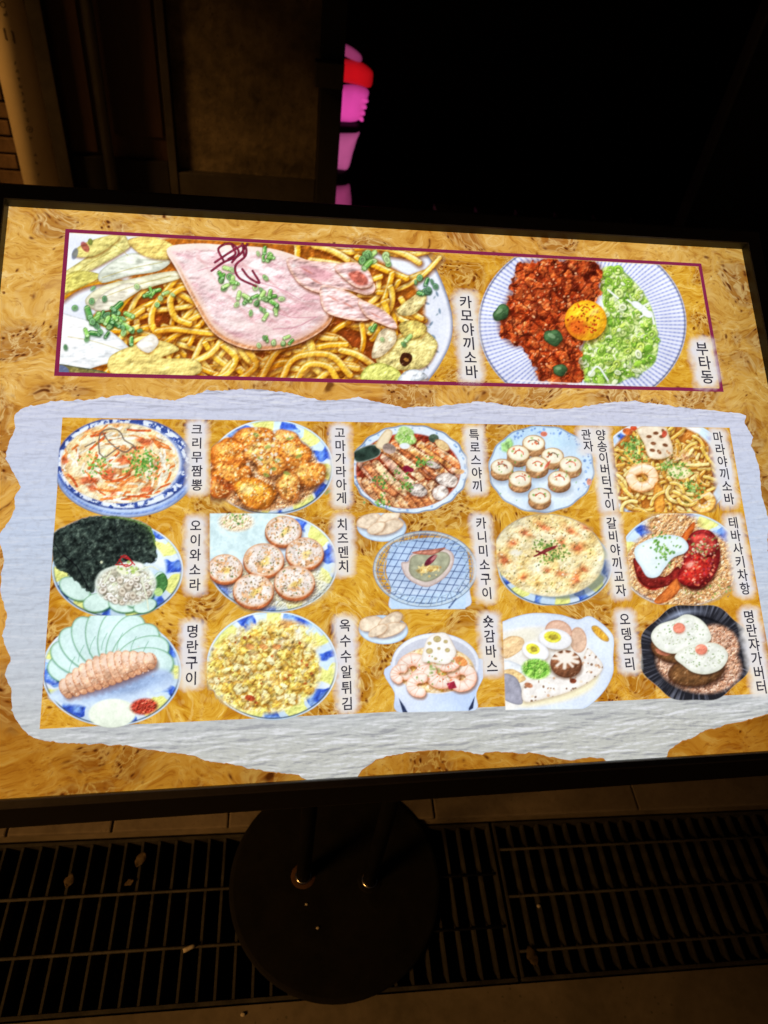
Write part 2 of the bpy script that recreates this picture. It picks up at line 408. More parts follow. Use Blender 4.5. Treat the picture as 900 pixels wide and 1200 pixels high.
    def onions(s, n, where, r=(2.2, 3.6), cols=((86, 150, 62), (122, 184, 84), (166, 210, 116))):
        for _ in range(n):
            x, y = where(s.r); R = s.r.uniform(*r); q = s.r.uniform(.5, .95); a = s.r.uniform(0, 3.1); c = s.r.choice(cols); dk = tuple(v * .42 for v in c)
            if s.r.random() < .4:      # a short cut length of stalk
                dx, dy = math.cos(a) * R, math.sin(a) * R; s.tube([(x - dx, y - dy + 1), (x + dx, y + dy + 1)], R * 1.3 + 1.4, dk, k=.5, soft=1.8, sm=False); s.tube([(x - dx, y - dy), (x + dx, y + dy)], R * 1.25, c, ec=tuple(v * .62 for v in c), hl=(206, 232, 160), sm=False); s.ell(x + dx, y + dy, R * .62, R * .4, a + 1.57, tuple(min(255, v * .7 + 80) for v in c), ed=dk); continue
            s.ell(x + .6, y + 1.2, R + .7, R * q + .7, a, dk, k=.5, soft=1.8); s.ell(x, y, R, R * q, a, tuple(min(255, v * .75 + 66) for v in c), ed=tuple(v * .6 for v in c), ew=.42)
            s.ell(x + .2, y + .3, R * .52, R * q * .5, a, tuple(v * .5 + 60 for v in c), ed=tuple(v * .55 for v in c), ew=.5)
    def specks(s, n, where, r, cols, k=.85):
        for _ in range(n):
            x, y = where(s.r); R = s.r.uniform(*r); s.ell(x, y, R, R * s.r.uniform(.5, 1), s.r.uniform(0, 3.1), s.r.choice(cols), k=k, soft=.9)
    def plate_spots(s, cx, cy, rx, ry, seed, blue=(72, 108, 212), yel=(228, 232, 128), base=(190, 216, 242), rim=(58, 70, 92), nb=7):
        th = np.arctan2((s.Y - cy) / ry, (s.X - cx) / rx); d = np.hypot((s.X - cx) / rx, (s.Y - cy) / ry)
        m = np.clip((1 - d) * ry / 1.0 + .5, 0, 1); n = fbm(s.X, s.Y, 13, seed, 2); n2 = fbm(s.X, s.Y, 22, seed + 3, 2)
        c = mixc(base, (224, 236, 250), np.clip((n2 - .4) * 3, 0, 1)); rimz = np.clip((d - .72) / .05, 0, 1) * np.clip((.985 - d) / .03, 0, 1)
        w = np.sin(th * nb + seed + 2.2 * (n - .5)); b = np.clip((w - .35 + (n2 - .5) * 1.2) * 5, 0, 1) * rimz
        c = c * (1 - b[..., None]) + ramp([(140, 178, 238), blue, (46, 74, 178), (120, 160, 232)], n * 1.8 - .4) * b[..., None]
        y = np.clip((-w - .30 + (n - .5) * 1.0) * 5, 0, 1) * rimz; c = c * (1 - y[..., None]) + np.asarray(yel, float) * y[..., None]
        c = c * (1 + .10 * (-(s.Y - cy) / ry))[..., None]
        e = np.clip(1 - np.abs(d - .965) * ry / 1.3, 0, 1) * .95 * np.clip(.45 + (s.Y - cy) / ry, .25, 1); c = c * (1 - e[..., None]) + np.asarray(rim, float) * e[..., None]
        s.full(m, np.clip(c, 0, 255))
    def done(s):
        # print sharpening, a lift of the lights and fine grain, then the crop
        b = s.C.copy()
        for ax in (0, 1):
            for _ in range(2): b = (np.roll(b, 1, ax) + b * 2 + np.roll(b, -1, ax)) * .25
        n = fbm(s.X, s.Y, 26, 70 + s.seed, 2); c = s.C * .80 + b * .20
        mx_ = c.max(2); sat = (mx_ - c.min(2)) / (mx_ + 1); fm = np.clip((sat - .24) * 5, 0, 1); hh = fbm(s.X, s.Y, 6.5, 33 + s.seed, 3); gy, gx = np.gradient(hh); lit = 1 + 1.7 * (gx * .55 + gy * .85)
        c = c * (1 + (lit - 1) * fm)[..., None]; hi = np.clip((lit - 1.10) * 5, 0, 1) * fm * .34; c = c * (1 - hi[..., None]) + np.array((255., 246., 226.)) * hi[..., None]
        g = 1.05 + .07 * (vnoise(s.X, s.Y, 1.8, 5 + s.seed) - .5) + .16 * (n - .5)
        c = np.clip(c * g[..., None], 0, 255) / 255.0; lum = c.mean(2, keepdims=True); c = lum + (c - lum) * .97
        c = np.clip(c, 0, 1); s.C = np.clip((c + .16 * c * (1 - c) + .22 * c * (1 - c) * (2 * c - 1)) * 255, 0, 252)
        if s.clip is not None:
            m, _ = s.mpoly(s.clip, 1.0); s.A = s.A * m
        return s
def inell(cx, cy, rx, ry, p=.5):
    def f(r):
        t = r.uniform(0, 6.2832); q = r.random() ** p; return cx + rx * q * math.cos(t), cy + ry * q * math.sin(t)
    return f

def pic_duck_noodles():
    p = Pic('dish_picture', 'printed picture of thick noodles with pink sliced duck on a white plate', (62, 266, 534, 452),
            [(79.5, 273.5), (818, 314), (843, 455.5), (69, 437.5)], 3)
    p.poly([(40, 262), (300, 262), (420, 268), (480, 270), (499, 296), (513, 320), (525, 350), (530.5, 378), (527, 404), (514, 430), (500, 450), (490, 475), (40, 475)], (226, 230, 246), ed=(60, 66, 92), ew=3.2)
    p.poly([(40, 262), (300, 262), (410, 268), (470, 270), (493, 298), (507, 323), (518, 352), (523, 378), (520, 402), (508, 427), (492, 452), (480, 478), (40, 478)], (222, 228, 246), sh=.06)
    for x, y, a in ((512, 345, 1.2), (515, 365, 1.4), (508, 395, .8), (511, 412, .4), (500, 430, 1), (505, 380, 2.2), (500, 356, .3)):
        p.ell(x, y, 3.2, 1.4, a, (96, 118, 140), k=.8); p.ell(x - 3, y + 4, 2, 1, a + 1, (120, 140, 150), k=.7)
    # sauce pool
    p.poly([(150, 330), (190, 280), (330, 282), (430, 300), (480, 330), (497, 360), (490, 400), (480, 430), (440, 452), (110, 452), (90, 400), (120, 360)], (166, 92, 26), soft=6, tex=.35)
    p.poly([(170, 350), (230, 330), (320, 390), (430, 360), (470, 350), (470, 420), (400, 452), (150, 452)], (128, 58, 20), soft=10, tex=.4)
    def noodle(x, y, L, a, curve, w, hue):
        pts = []; n = 6; ang = a
        for i in range(n):
            pts.append((x, y)); x += math.cos(ang) * L / n; y += math.sin(ang) * L / n; ang += curve / n
        c = [(238, 176, 40), (246, 196, 74), (228, 154, 24), (248, 206, 96)][hue]
        p.tube([(a_ + .8, b_ + 1.6) for a_, b_ in pts], w + 3.5, (92, 40, 6), soft=4.5, k=.62); p.tube(pts, w, c, ec=(176, 98, 10), hl=(255, 246, 200), soft=1.4)
    r = p.r
    for _ in range(120): noodle(r.uniform(150, 440), r.uniform(330, 444), r.uniform(60, 130), r.uniform(-.5, 3.6), r.uniform(-2.8, 2.8), r.uniform(5.8, 7.8), r.randrange(4))
    for _ in range(22): noodle(r.uniform(300, 420), r.uniform(402, 446), r.uniform(60, 120), r.uniform(-.3, .3) + (3.1 if r.random() < .5 else 0), r.uniform(1.2, 2.8) * r.choice((1, -1)), r.uniform(7, 9.4), r.randrange(4))
    for _ in range(9): noodle(r.uniform(330, 450), r.uniform(282, 306), r.uniform(50, 80), r.uniform(-.2, .5), r.uniform(-.8, .8), 7.5, r.randrange(4))
    for _ in range(14): noodle(r.uniform(440, 470), r.uniform(320, 366), r.uniform(25, 55), r.uniform(.5, 3), r.uniform(-1.8, 1.8), 7, r.randrange(4))
    for P_ in ([(206, 327), (192, 345), (180, 362), (178, 380), (186, 394)], [(196, 345), (205, 342), (220, 350), (240, 362)], [(185, 388), (205, 386), (240, 390), (270, 392)], [(232, 340), (214, 338), (200, 350), (205, 372), (222, 380)], [(262, 405), (276, 420), (268, 436), (250, 446)], [(290, 410), (300, 428), (282, 444)], [(330, 446), (345, 420), (385, 416), (410, 440)], [(346, 448), (360, 428), (384, 430), (396, 448)], [(305, 446), (325, 412), (350, 404)]):
        p.tube([(a_ + 1, b_ + 2) for a_, b_ in P_], 10, (92, 40, 8), soft=4.5, k=.65); p.tube(P_, 7.6, (242, 182, 54), ec=(176, 98, 14), hl=(255, 246, 196), soft=1.4)
    nn = fbm(p.X, p.Y, 24, 15, 2); p.full(p.mell(320, 400, 150, 60, 0, 30) * np.clip((nn - .55) * 5, 0, 1), (120, 56, 10), .35); p.full(p.mell(320, 400, 150, 60, 0, 30) * np.clip((.42 - nn) * 5, 0, 1), (255, 226, 130), .25)
    # cabbage / onion on the left
    cab = [([(70, 330), (105, 318), (150, 292), (150, 282), (140, 276), (105, 300), (72, 322)], (214, 196, 92)), ([(72, 345), (110, 330), (118, 322), (90, 318), (70, 330)], (206, 190, 60)),
           ([(118, 318), (150, 298), (182, 300), (200, 306), (186, 318), (150, 324), (120, 332)], (214, 222, 196)), ([(100, 352), (120, 336), (160, 326), (205, 318), (212, 326), (180, 336), (140, 348), (112, 362)], (226, 218, 168)),
           ([(110, 362), (122, 344), (150, 332), (166, 338), (150, 350), (128, 364)], (222, 212, 182)), ([(62, 372), (90, 372), (122, 384), (146, 402), (154, 418), (120, 428), (62, 440)], (234, 240, 244)), ([(128, 420), (160, 404), (190, 400), (210, 410), (190, 420), (230, 422), (228, 440), (140, 442)], (226, 190, 78)),
           ([(160, 404), (178, 392), (186, 402), (174, 414)], (238, 226, 206)), ([(85, 300), (98, 286), (130, 276), (140, 280), (112, 300)], (222, 200, 84)), ([(150, 282), (180, 278), (205, 290), (198, 304), (168, 300)], (230, 186, 70))]
    for P_, c in cab:
        p.poly([(x + 1, y + 2) for x, y in P_], (120, 70, 20), soft=3, k=.6); c = tuple(min(255, v * .8 + 54) for v in c); p.poly(P_, c, ed=tuple(v * .66 for v in c), ew=2.2, tex=.22, sh=.12, tsc=9); m_, D_ = p.mpoly(smooth_closed(P_), 1); p.relief(m_ * np.clip((D_ - 1) / 3, 0, 1), 11, int(P_[0][0]), .5, 3, .5, 1.6)
    for x0, y0, x1, y1 in ((78, 345, 120, 330), (76, 330, 130, 296), (120, 326, 190, 308), (118, 350, 200, 324), (80, 395, 140, 410), (130, 286, 150, 300)):
        p.tube([(x0, y0), ((x0 + x1) / 2, (y0 + y1) / 2 - 2), (x1, y1)], 1.1, (160, 140, 60), k=.55)
    p.ell(88, 298, 3.5, 7, .3, (96, 104, 120), k=.8); p.ell(100, 290, 4, 7, -.6, (150, 60, 60), k=.8); p.ell(106, 284, 3, 4, 0, (120, 130, 60))
    p.poly([(64, 428), (90, 430), (128, 438), (110, 448), (64, 446)], (120, 110, 60), tex=.4, ed=(50, 60, 60)); p.ell(74, 434, 8, 5, .5, (90, 100, 130))
    # cabbage bottom right
    for P_, c in (([(440, 420), (452, 404), (470, 396), (492, 386), (508, 396), (512, 408), (498, 430), (470, 434), (450, 432)], (232, 206, 110)), ([(424, 446), (430, 430), (448, 426), (468, 436), (466, 450)], (206, 206, 84)), ([(466, 450), (474, 436), (490, 434), (500, 444)], (222, 230, 240)), ([(438, 404), (446, 388), (460, 384), (464, 400), (450, 416), (436, 420)], (236, 208, 160)), ([(466, 362), (486, 346), (496, 340), (499, 352), (486, 368), (470, 370)], (228, 200, 120)), ([(468, 380), (486, 376), (500, 384), (492, 396), (474, 396)], (224, 190, 80))):
        p.poly([(x + 1, y + 2) for x, y in P_], (110, 60, 16), soft=3, k=.6); p.poly(P_, tuple(min(255, v * .85 + 36) for v in c), ed=tuple(v * .6 for v in c), ew=2.6, tex=.3, sh=.15); m_, D_ = p.mpoly(smooth_closed(P_), 1); p.relief(m_, 7, int(P_[0][1]), .9)
    p.poly([(468, 424), (472, 414), (482, 416), (482, 424), (474, 430)], (60, 30, 16)); p.ell(476, 422, 3, 2, .4, (160, 110, 50))
    # duck
    duck = [(196, 292), (228, 286), (268, 288), (318, 292), (356, 304), (386, 318), (398, 346), (392, 366), (382, 384), (352, 402), (318, 410), (284, 408), (250, 390), (226, 352), (208, 318)]
    p.poly([(x + 1, y + 4) for x, y in duck], (70, 26, 8), soft=5, k=.8)
    p.poly(duck, (238, 200, 202), ed=(250, 226, 200), ew=9, tex=.10, sh=.06, tsc=18)
    mduck, D = p.mpoly(smooth_closed(duck), 1.0)
    lines = fbm(p.X + p.Y * .8, (p.Y - p.X * .35) * 3.2, 16, 71, 4); mm = mduck * np.clip((D - 5) / 4, 0, 1)
    p.full(mm * np.clip((lines - .54) * 6, 0, 1), (214, 150, 162), .55); p.full(mm * np.clip((.44 - lines) * 6, 0, 1), (252, 232, 232), .75); p.relief(mm, 12, 55, .6, 4, .8, 1.3); p.ell(300, 385, 40, 8, .25, (252, 236, 226), k=.45, soft=8); p.ell(360, 372, 16, 6, -.4, (250, 226, 216), k=.4, soft=6); p.full(mduck * np.clip(1 - D / 13, 0, 1) * np.clip((p.Y - 320) / 40, 0, 1), (214, 150, 104), .55); p.full(mduck * np.clip((p.X * .5 + p.Y - 500) / 110, 0, 1), (196, 130, 128), .38); p.ell(262, 330, 44, 15, .5, (250, 226, 222), k=.55, soft=14); p.full(mm * np.clip(1 - np.abs((p.Y - 300) - (p.X - 240) * .42 - 8 * np.sin(p.X / 17)) / 3.2, 0, 1) * (p.X > 230), (206, 144, 148), .55); p.full(np.clip((p.X - 196) / 60, 0, 1) * mduck * np.clip(1 - np.abs(D - 2) / 2.4, 0, 1) * (p.Y > 330), (196, 112, 54), .5)
    for P_ in ([(232, 318), (250, 314), (266, 322), (284, 318)], [(300, 330), (330, 340), (352, 352)], [(310, 360), (340, 372), (372, 372)], [(320, 386), (346, 384), (370, 372)]): p.tube(P_, 1.2, (190, 118, 136), k=.6)
    for k_ in range(3): p.tube([(232 + 26 * k_, 300 + 4 * k_), (262 + 24 * k_, 340 + 3 * k_), (300 + 22 * k_, 380 - 2 * k_)], 2.2, (206, 146, 142), k=.35, soft=2.5)
    p.full(mduck * np.clip(1 - np.abs(D - 3.2) / 2.6, 0, 1) * np.clip((p.Y - 300) / 30, 0, 1), (186, 112, 62), .55)
    ext = [[(336, 304), (366, 306), (400, 310), (430, 322), (440, 338), (430, 346), (404, 340), (376, 344), (350, 332)], [(376, 336), (402, 340), (424, 352), (436, 366), (430, 376), (404, 374), (380, 364)], [(420, 352), (446, 362), (462, 376), (464, 386), (446, 380), (428, 370)], [(392, 312), (416, 308), (432, 318), (436, 334), (420, 338), (402, 326)]]
    for P_ in ext:
        p.poly([(x + 1, y + 3) for x, y in P_], (84, 34, 14), soft=4, k=.75); p.poly(P_, (236, 190, 188), ed=(224, 170, 138), ew=3.0, tex=.28, sh=.12, tsc=8); m_, D_ = p.mpoly(smooth_closed(P_), 1); p.relief(m_, 8, int(P_[0][1]), .9, 3, .6, 1.5)
    p.poly([(408, 322), (420, 318), (430, 326), (430, 334), (418, 334)], (186, 96, 80), tex=.4, soft=3); p.poly([(352, 312), (372, 314), (390, 322), (380, 330), (360, 324)], (206, 140, 150), tex=.3, soft=4, k=.7)
    for x, y in ((370, 330), (390, 350), (408, 358), (440, 370), (360, 318)): p.ell(x, y, 7, 1.2, .5, (200, 124, 110), k=.7)
    # green onions
    p.onions(26, lambda r: (r.gauss(305, 13), r.gauss(352, 11)), (3, 4.6)); p.onions(44, lambda r: (r.gauss(128, 20), r.gauss(374, 11) + 2), (3, 5.2), ((60, 120, 60), (90, 160, 80), (130, 190, 90)))
    p.onions(9, lambda r: (r.uniform(300, 345), r.uniform(395, 406)), (2.5, 3.6)); p.onions(14, lambda r: (r.gauss(265, 6), r.gauss(328, 8)), (2.6, 4)); p.onions(12, lambda r: (r.uniform(420, 460), r.uniform(296, 312)), (3, 5.5)); p.onions(12, lambda r: (r.gauss(497, 7), r.gauss(330, 8)), (2.6, 4.4), ((60, 120, 70), (90, 160, 80)))
    p.onions(7, lambda r: (r.uniform(295, 320), r.uniform(292, 305)), (2.5, 3.8)); p.onions(5, lambda r: (r.uniform(430, 480), r.uniform(376, 410)), (2.6, 4)); p.onions(10, lambda r: (r.gauss(182, 8), r.gauss(345, 8)), (2.6, 4))
    # red chilli threads
    for P_ in ([(262, 306), (256, 292), (270, 286), (280, 296), (272, 308)], [(248, 318), (262, 308), (280, 300), (290, 286)], [(252, 308), (270, 296), (286, 288), (288, 300), (276, 312), (280, 326), (300, 336)], [(284, 316), (292, 326), (304, 332), (296, 318)], [(272, 288), (276, 298), (268, 304)], [(284, 284), (286, 300)]):
        p.tube(P_, 2.6, (74, 14, 34)); p.tube(P_, .9, (150, 50, 70))
    return p.done()

def pic_mince_bowl():
    p = Pic('dish_picture', 'printed picture of minced meat with egg yolk and scallions on a striped plate', (556, 292, 808, 458), [(560, 299.5), (806, 312.5), (806, 454.5), (560, 449)], 5)
    cx, cy, rx, ry = 682, 380, 122, 103
    th = np.arctan2((p.Y - cy) / ry, (p.X - cx) / rx); d = np.hypot((p.X - cx) / rx, (p.Y - cy) / ry)
    m = np.clip((1 - d) * ry + .5, 0, 1); st = .5 + .5 * np.sin(th * 128); rings = .5 + .5 * np.sin(d * 150)
    c = mixc((222, 226, 248), (120, 130, 196), np.clip(st * 1.3 - .35, 0, 1) * (.55 + .35 * np.clip(rings, 0, 1)) * np.clip((d - .3) * 4, .5, 1))
    c = c * (1 + .05 * (cy - p.Y) / ry)[..., None]; e = np.clip(1 - np.abs(d - .985) * ry / 1.5, 0, 1) * .8; c = mixc(c, (74, 74, 90), e); p.full(m, c)
    # scallion heap
    heap = [(704, 318), (722, 314), (742, 330), (756, 348), (764, 366), (769, 388), (770, 410), (764, 428), (744, 440), (716, 450), (690, 452), (680, 430), (684, 404), (700, 380), (706, 350)]
    P_ = smooth_closed(heap); mh, D = p.mpoly(P_, 3); p.full(mh, (120, 160, 70))
    p.crumbs(mh, 8, [(120, 160, 60), (170, 204, 90), (206, 226, 140), (226, 238, 190), (146, 188, 70)], 31, gap=(70, 100, 40), gk=.6, warp=3)
    def wh(r):
        while True:
            x, y = r.uniform(682, 772), r.uniform(316, 452); j = int((y - p.box[1]) * SS); i = int((x - p.box[0]) * SS)
            if 0 <= j < p.ny and 0 <= i < p.nx and mh[j, i] > .5: return x, y
    for _ in range(210):
        x, y = wh(p.r); R = p.r.uniform(2.5, 6); q = p.r.uniform(.35, .95); a = p.r.uniform(0, 3.1); up = (y - 316) / 130
        c = p.r.choice([(140, 190, 60), (166, 208, 84), (200, 224, 130), (110, 160, 50), (224, 236, 190), (186, 214, 90)])
        p.ell(x + .7, y + 1.2, R + .5, R * q + .5, a, (66, 100, 30), k=.5, soft=1.6); p.ell(x, y, R, R * q, a, c, ed=tuple(v * .72 for v in c), sh=.15)
        if R > 3 and p.r.random() < .75: p.ell(x, y, R * .55, R * q * .5, a, tuple(v * .62 for v in c)); p.ell(x + .2, y + .3, R * .3, R * q * .26, a, (206, 226, 140))
    for P2 in ([(700, 345), (706, 360), (702, 372)], [(735, 352), (748, 360), (760, 356)], [(712, 340), (724, 350)], [(750, 372), (762, 366), (766, 380)], [(690, 440), (700, 430), (712, 446)]): p.tube(P2, 2.2, (236, 240, 236), ec=(170, 190, 170))
    for x, y in ((752, 362), (758, 368), (746, 358)): p.ell(x, y, 7, 4, .5, (232, 236, 240), ed=(170, 190, 180))
    # minced meat
    meat = [(612, 308), (640, 302), (672, 302), (700, 308), (706, 330), (700, 352), (690, 370), (684, 400), (682, 424), (680, 446), (660, 450), (636, 448), (628, 430), (612, 412), (600, 404), (584, 392), (588, 370), (594, 344), (604, 326)]
    P_ = smooth_closed([(x + p.r.uniform(-3, 3), y + p.r.uniform(-3, 3)) for x, y in meat]); mm, D = p.mpoly(P_, 2.0)
    w = np.clip((D + (fbm(p.X, p.Y, 8, 77) - .5) * 14) / 2, 0, 1); p.full(np.clip((D + 4) / 6, 0, 1), (90, 40, 20), .55)
    p.crumbs(w, 11, [(140, 44, 16), (186, 74, 30), (206, 100, 46), (170, 58, 24), (226, 132, 74)], 12, gap=(70, 18, 8), gk=.9, light=.75, warp=8)
    dx_ = (fbm(p.X, p.Y, 7, 61) - .5) * 12; dy_ = (fbm(p.X, p.Y, 7, 62) - .5) * 12; d3, e3, r3, _, _ = cells(p.X + dx_, p.Y + dy_, 14, 66); p.full(w * np.clip(1 - (e3 - d3) / .30, 0, 1), (66, 16, 8), .75); p.full(w * np.clip((r3 - .6) * 3, 0, 1), (120, 40, 20), .35)
    p.relief(w, 5, 88, .8); p.specks(120, inell(645, 370, 50, 62), (.6, 1.4), ((255, 206, 160), (250, 190, 140)), k=.7)
    for x, y, rx_, a in ((587, 367, 11, -.6), (648, 396, 12, .5), (656, 434, 9, 0)):
        p.ell(x + 1, y + 2, rx_, rx_ * .7, a, (50, 26, 10), k=.6, soft=3); p.ell(x, y, rx_, rx_ * .72, a, (62, 92, 58), ed=(30, 50, 26), wob=.15, sh=.4, tex=.3); p.ell(x - 2, y - 2, rx_ * .4, rx_ * .2, a, (130, 160, 120), k=.7)
    p.ell(687, 380, 25, 24, 0, (70, 30, 10), k=.55, soft=5); p.ell(686, 376, 24.5, 23.5, 0, (240, 176, 36), ed=(206, 122, 16), sh=.18, ew=.35)
    p.ell(676, 384, 12, 10, .5, (214, 74, 30), k=.75, soft=8); p.specks(70, inell(684, 374, 20, 19), (.6, 1.7), ((176, 36, 20), (150, 40, 16), (110, 40, 12), (206, 60, 30))); p.ell(696, 366, 6, 3, -.6, (255, 226, 130), k=.6, soft=3)
    p.tube([(604, 446), (650, 449), (730, 452)], 1.6, (245, 240, 240), k=.8)
    return p.done()

def GL(y): return 72 - (y - 490) * .0661     # left side of the grid of pictures
def cellclip(x0, y0, x1, y1, s0=.0, s1=.0): return [(x0, y0), (x1, y0), (x1 + s1, y1), (x0 + s0, y1)]

def pic_cream_jjamppong():
    p = Pic('dish_picture', 'printed picture of creamy red streaked noodle soup in a blue bowl', (58, 486, 232, 610), [(GL(490), 491), (232, 493.5), (232, 610), (GL(610), 610)], 7)
    p.ell(147, 550, 83, 57, 0, (206, 220, 244), ed=(40, 48, 70), ew=.07); p.ell(147, 549, 80, 54, 0, (176, 198, 236))
    th = np.arctan2((p.Y - 545) / 53, (p.X - 146) / 80); d = np.hypot((p.X - 146) / 80, (p.Y - 543) / 54)
    m = np.clip((1 - d) * 54 + .5, 0, 1); n = fbm(p.X, p.Y, 5, 3); c = mixc((214, 226, 246), (52, 72, 140), np.clip((n - .44) * 8, 0, 1) * np.clip((d - .8) * 12, 0, 1))
    p.full(m, c); p.full(np.clip(1 - np.abs(d - .99) * 54 / 1.8, 0, 1), (48, 62, 118), .9); p.full(np.clip(1 - np.abs(d - .86) * 54 / 1.0, 0, 1) * .6, (80, 96, 150))
    p.full(np.clip(1 - np.abs(np.hypot((p.X - 147) / 82, (p.Y - 549) / 56) - .96) * 56 / 3.2, 0, 1) * (p.Y > 556), (74, 100, 176), .7)
    sm = p.mell(141, 543, 69, 47, 0, 2); n1 = fbm(p.X, p.Y * 1.6, 15, 21, 4); n2 = fbm(p.X + 50, p.Y * 1.4, 10, 22, 4)
    c = ramp([(242, 226, 188), (238, 214, 166), (232, 180, 120), (216, 120, 66)], n1 * 1.5 - .3); p.full(sm, c); p.M = sm
    for _ in range(150):
        x, y = inell(141, 543, 66, 45)(p.r); a = math.atan2(y - 543, (x - 141) * .7) + 1.57 + p.r.uniform(-.6, .6); L = p.r.uniform(5, 16)
        P_ = [(x - math.cos(a) * L, y - math.sin(a) * L * .7), (x + p.r.uniform(-2, 2), y + p.r.uniform(-2, 2)), (x + math.cos(a) * L, y + math.sin(a) * L * .7)]
        c = p.r.choice([(244, 232, 200), (240, 224, 190), (222, 120, 60), (206, 92, 46), (230, 150, 90), (248, 240, 216), (236, 206, 150)])
        p.tube(P_, p.r.uniform(1.6, 3.4), c, ec=tuple(v * .8 for v in c))
    for x, y, q in ((104, 563, 9), (146, 540, 8), (128, 556, 9), (170, 518, 8), (108, 572, 6), (133, 580, 5), (184, 548, 5), (172, 574, 6), (76, 540, 6)): p.ell(x, y, q, q * .6, p.r.uniform(-.6, .6), (206, 84, 46), wob=.3, soft=3, k=.8, tex=.3)
    p.relief(sm, 8, 31, .8); p.M = None; p.specks(150, lambda r: (r.gauss(168, 9), r.gauss(544, 8)), (.8, 1.9), ((88, 150, 60), (70, 130, 50), (130, 180, 80))); p.specks(70, lambda r: (r.gauss(115, 9), r.gauss(545, 7)), (.7, 1.7), ((88, 150, 60), (70, 130, 50), (120, 170, 80)))
    for P_ in ([(117, 532), (116, 518), (120, 506), (134, 503), (142, 508), (146, 516), (156, 522), (160, 528)], [(117, 532), (123, 536), (132, 530), (140, 524)], [(100, 524), (112, 518)], [(121, 508), (130, 520), (146, 530), (156, 524)]): p.tube(P_, 1.7, (110, 96, 84), ec=(60, 50, 50), k=.9)
    return p.done()

def pic_fried_chicken():
    p = Pic('dish_picture', 'printed picture of sesame fried chicken chunks heaped on a blue plate', (242, 488, 396, 608), [(247.5, 492.5), (396, 495), (396, 603), (246, 603)], 9)
    p.plate_spots(318, 548, 73, 56, 4)
    p.crumbs(p.mell(310, 556, 66, 43, 0, 4), 3.6, [(226, 180, 130), (206, 142, 90), (236, 206, 170), (190, 120, 70)], 7, gap=(120, 70, 40), gk=.5)
    def chunk(x, y, rx, ry, a, c):
        p.ell(x + 2, y + 4, rx * 1.04, ry * 1.05, a, (84, 40, 16), k=.7, soft=6, wob=.1); p.ell(x, y, rx, ry, a, (min(255, c[0] * 1.06), c[1] * 1.0, c[2] * .85), ed=(c[0] * .68, c[1] * .5, c[2] * .36), ew=.5, wob=.16, sh=.34, tex=.4, soft=2.2); p.ell(x - rx * .25, y - ry * .3, rx * .5, ry * .36, a, (246, 196, 120), k=.42, soft=6, tex=.5)
        for _ in range(int(rx * 2.4)):
            u, v = inell(x, y, rx * .85, ry * .85)(p.r); p.ell(u, v, p.r.uniform(.8, 2.2), p.r.uniform(.6, 1.4), p.r.uniform(0, 3), p.r.choice([(244, 196, 130), (250, 222, 176), (196, 100, 36), (176, 84, 30), (236, 170, 90)]), k=.75)
    for q in ((300, 514, 26, 14, 0, (212, 136, 66)), (336, 520, 18, 15, .3, (222, 168, 110)), (268, 532, 22, 18, .2, (214, 130, 56)), (310, 530, 22, 17, -.2, (222, 160, 96)), (345, 534, 18, 20, .4, (216, 140, 66)), (272, 556, 24, 17, .3, (206, 128, 60)), (318, 545, 17, 14, .2, (224, 156, 84)), (362, 556, 20, 15, -.3, (220, 148, 76)), (338, 570, 15, 16, .4, (222, 160, 94)), (299, 578, 24, 18, .15, (224, 150, 60)), (256, 572, 14, 12, 0, (196, 112, 52))): chunk(*q)
    p.ell(288, 574, 8, 5, -.4, (250, 216, 140), k=.7, soft=5); p.ell(265, 568, 10, 4, .5, (150, 60, 30), k=.5, soft=4)
    p.relief(p.mell(312, 548, 64, 46, 0, 4), 7, 8, 1.1); p.specks(150, inell(314, 552, 62, 42), (.6, 1.1), ((250, 230, 200), (244, 204, 140), (150, 76, 26)), k=.7)
    for x, y in ((300, 510), (340, 514), (314, 524), (305, 538), (325, 540), (320, 550), (312, 557), (336, 555), (350, 535), (384, 577)): p.ell(x, y, 4.2, 2.2, p.r.uniform(-.6, .6), (122, 142, 70), ed=(170, 180, 110), k=.8, wob=.2)
    p.specks(50, lambda r: (r.gauss(315, 12), r.gauss(530, 14)), (1, 2.2), ((240, 236, 226), (226, 220, 200)), k=.7)
    return p.done()

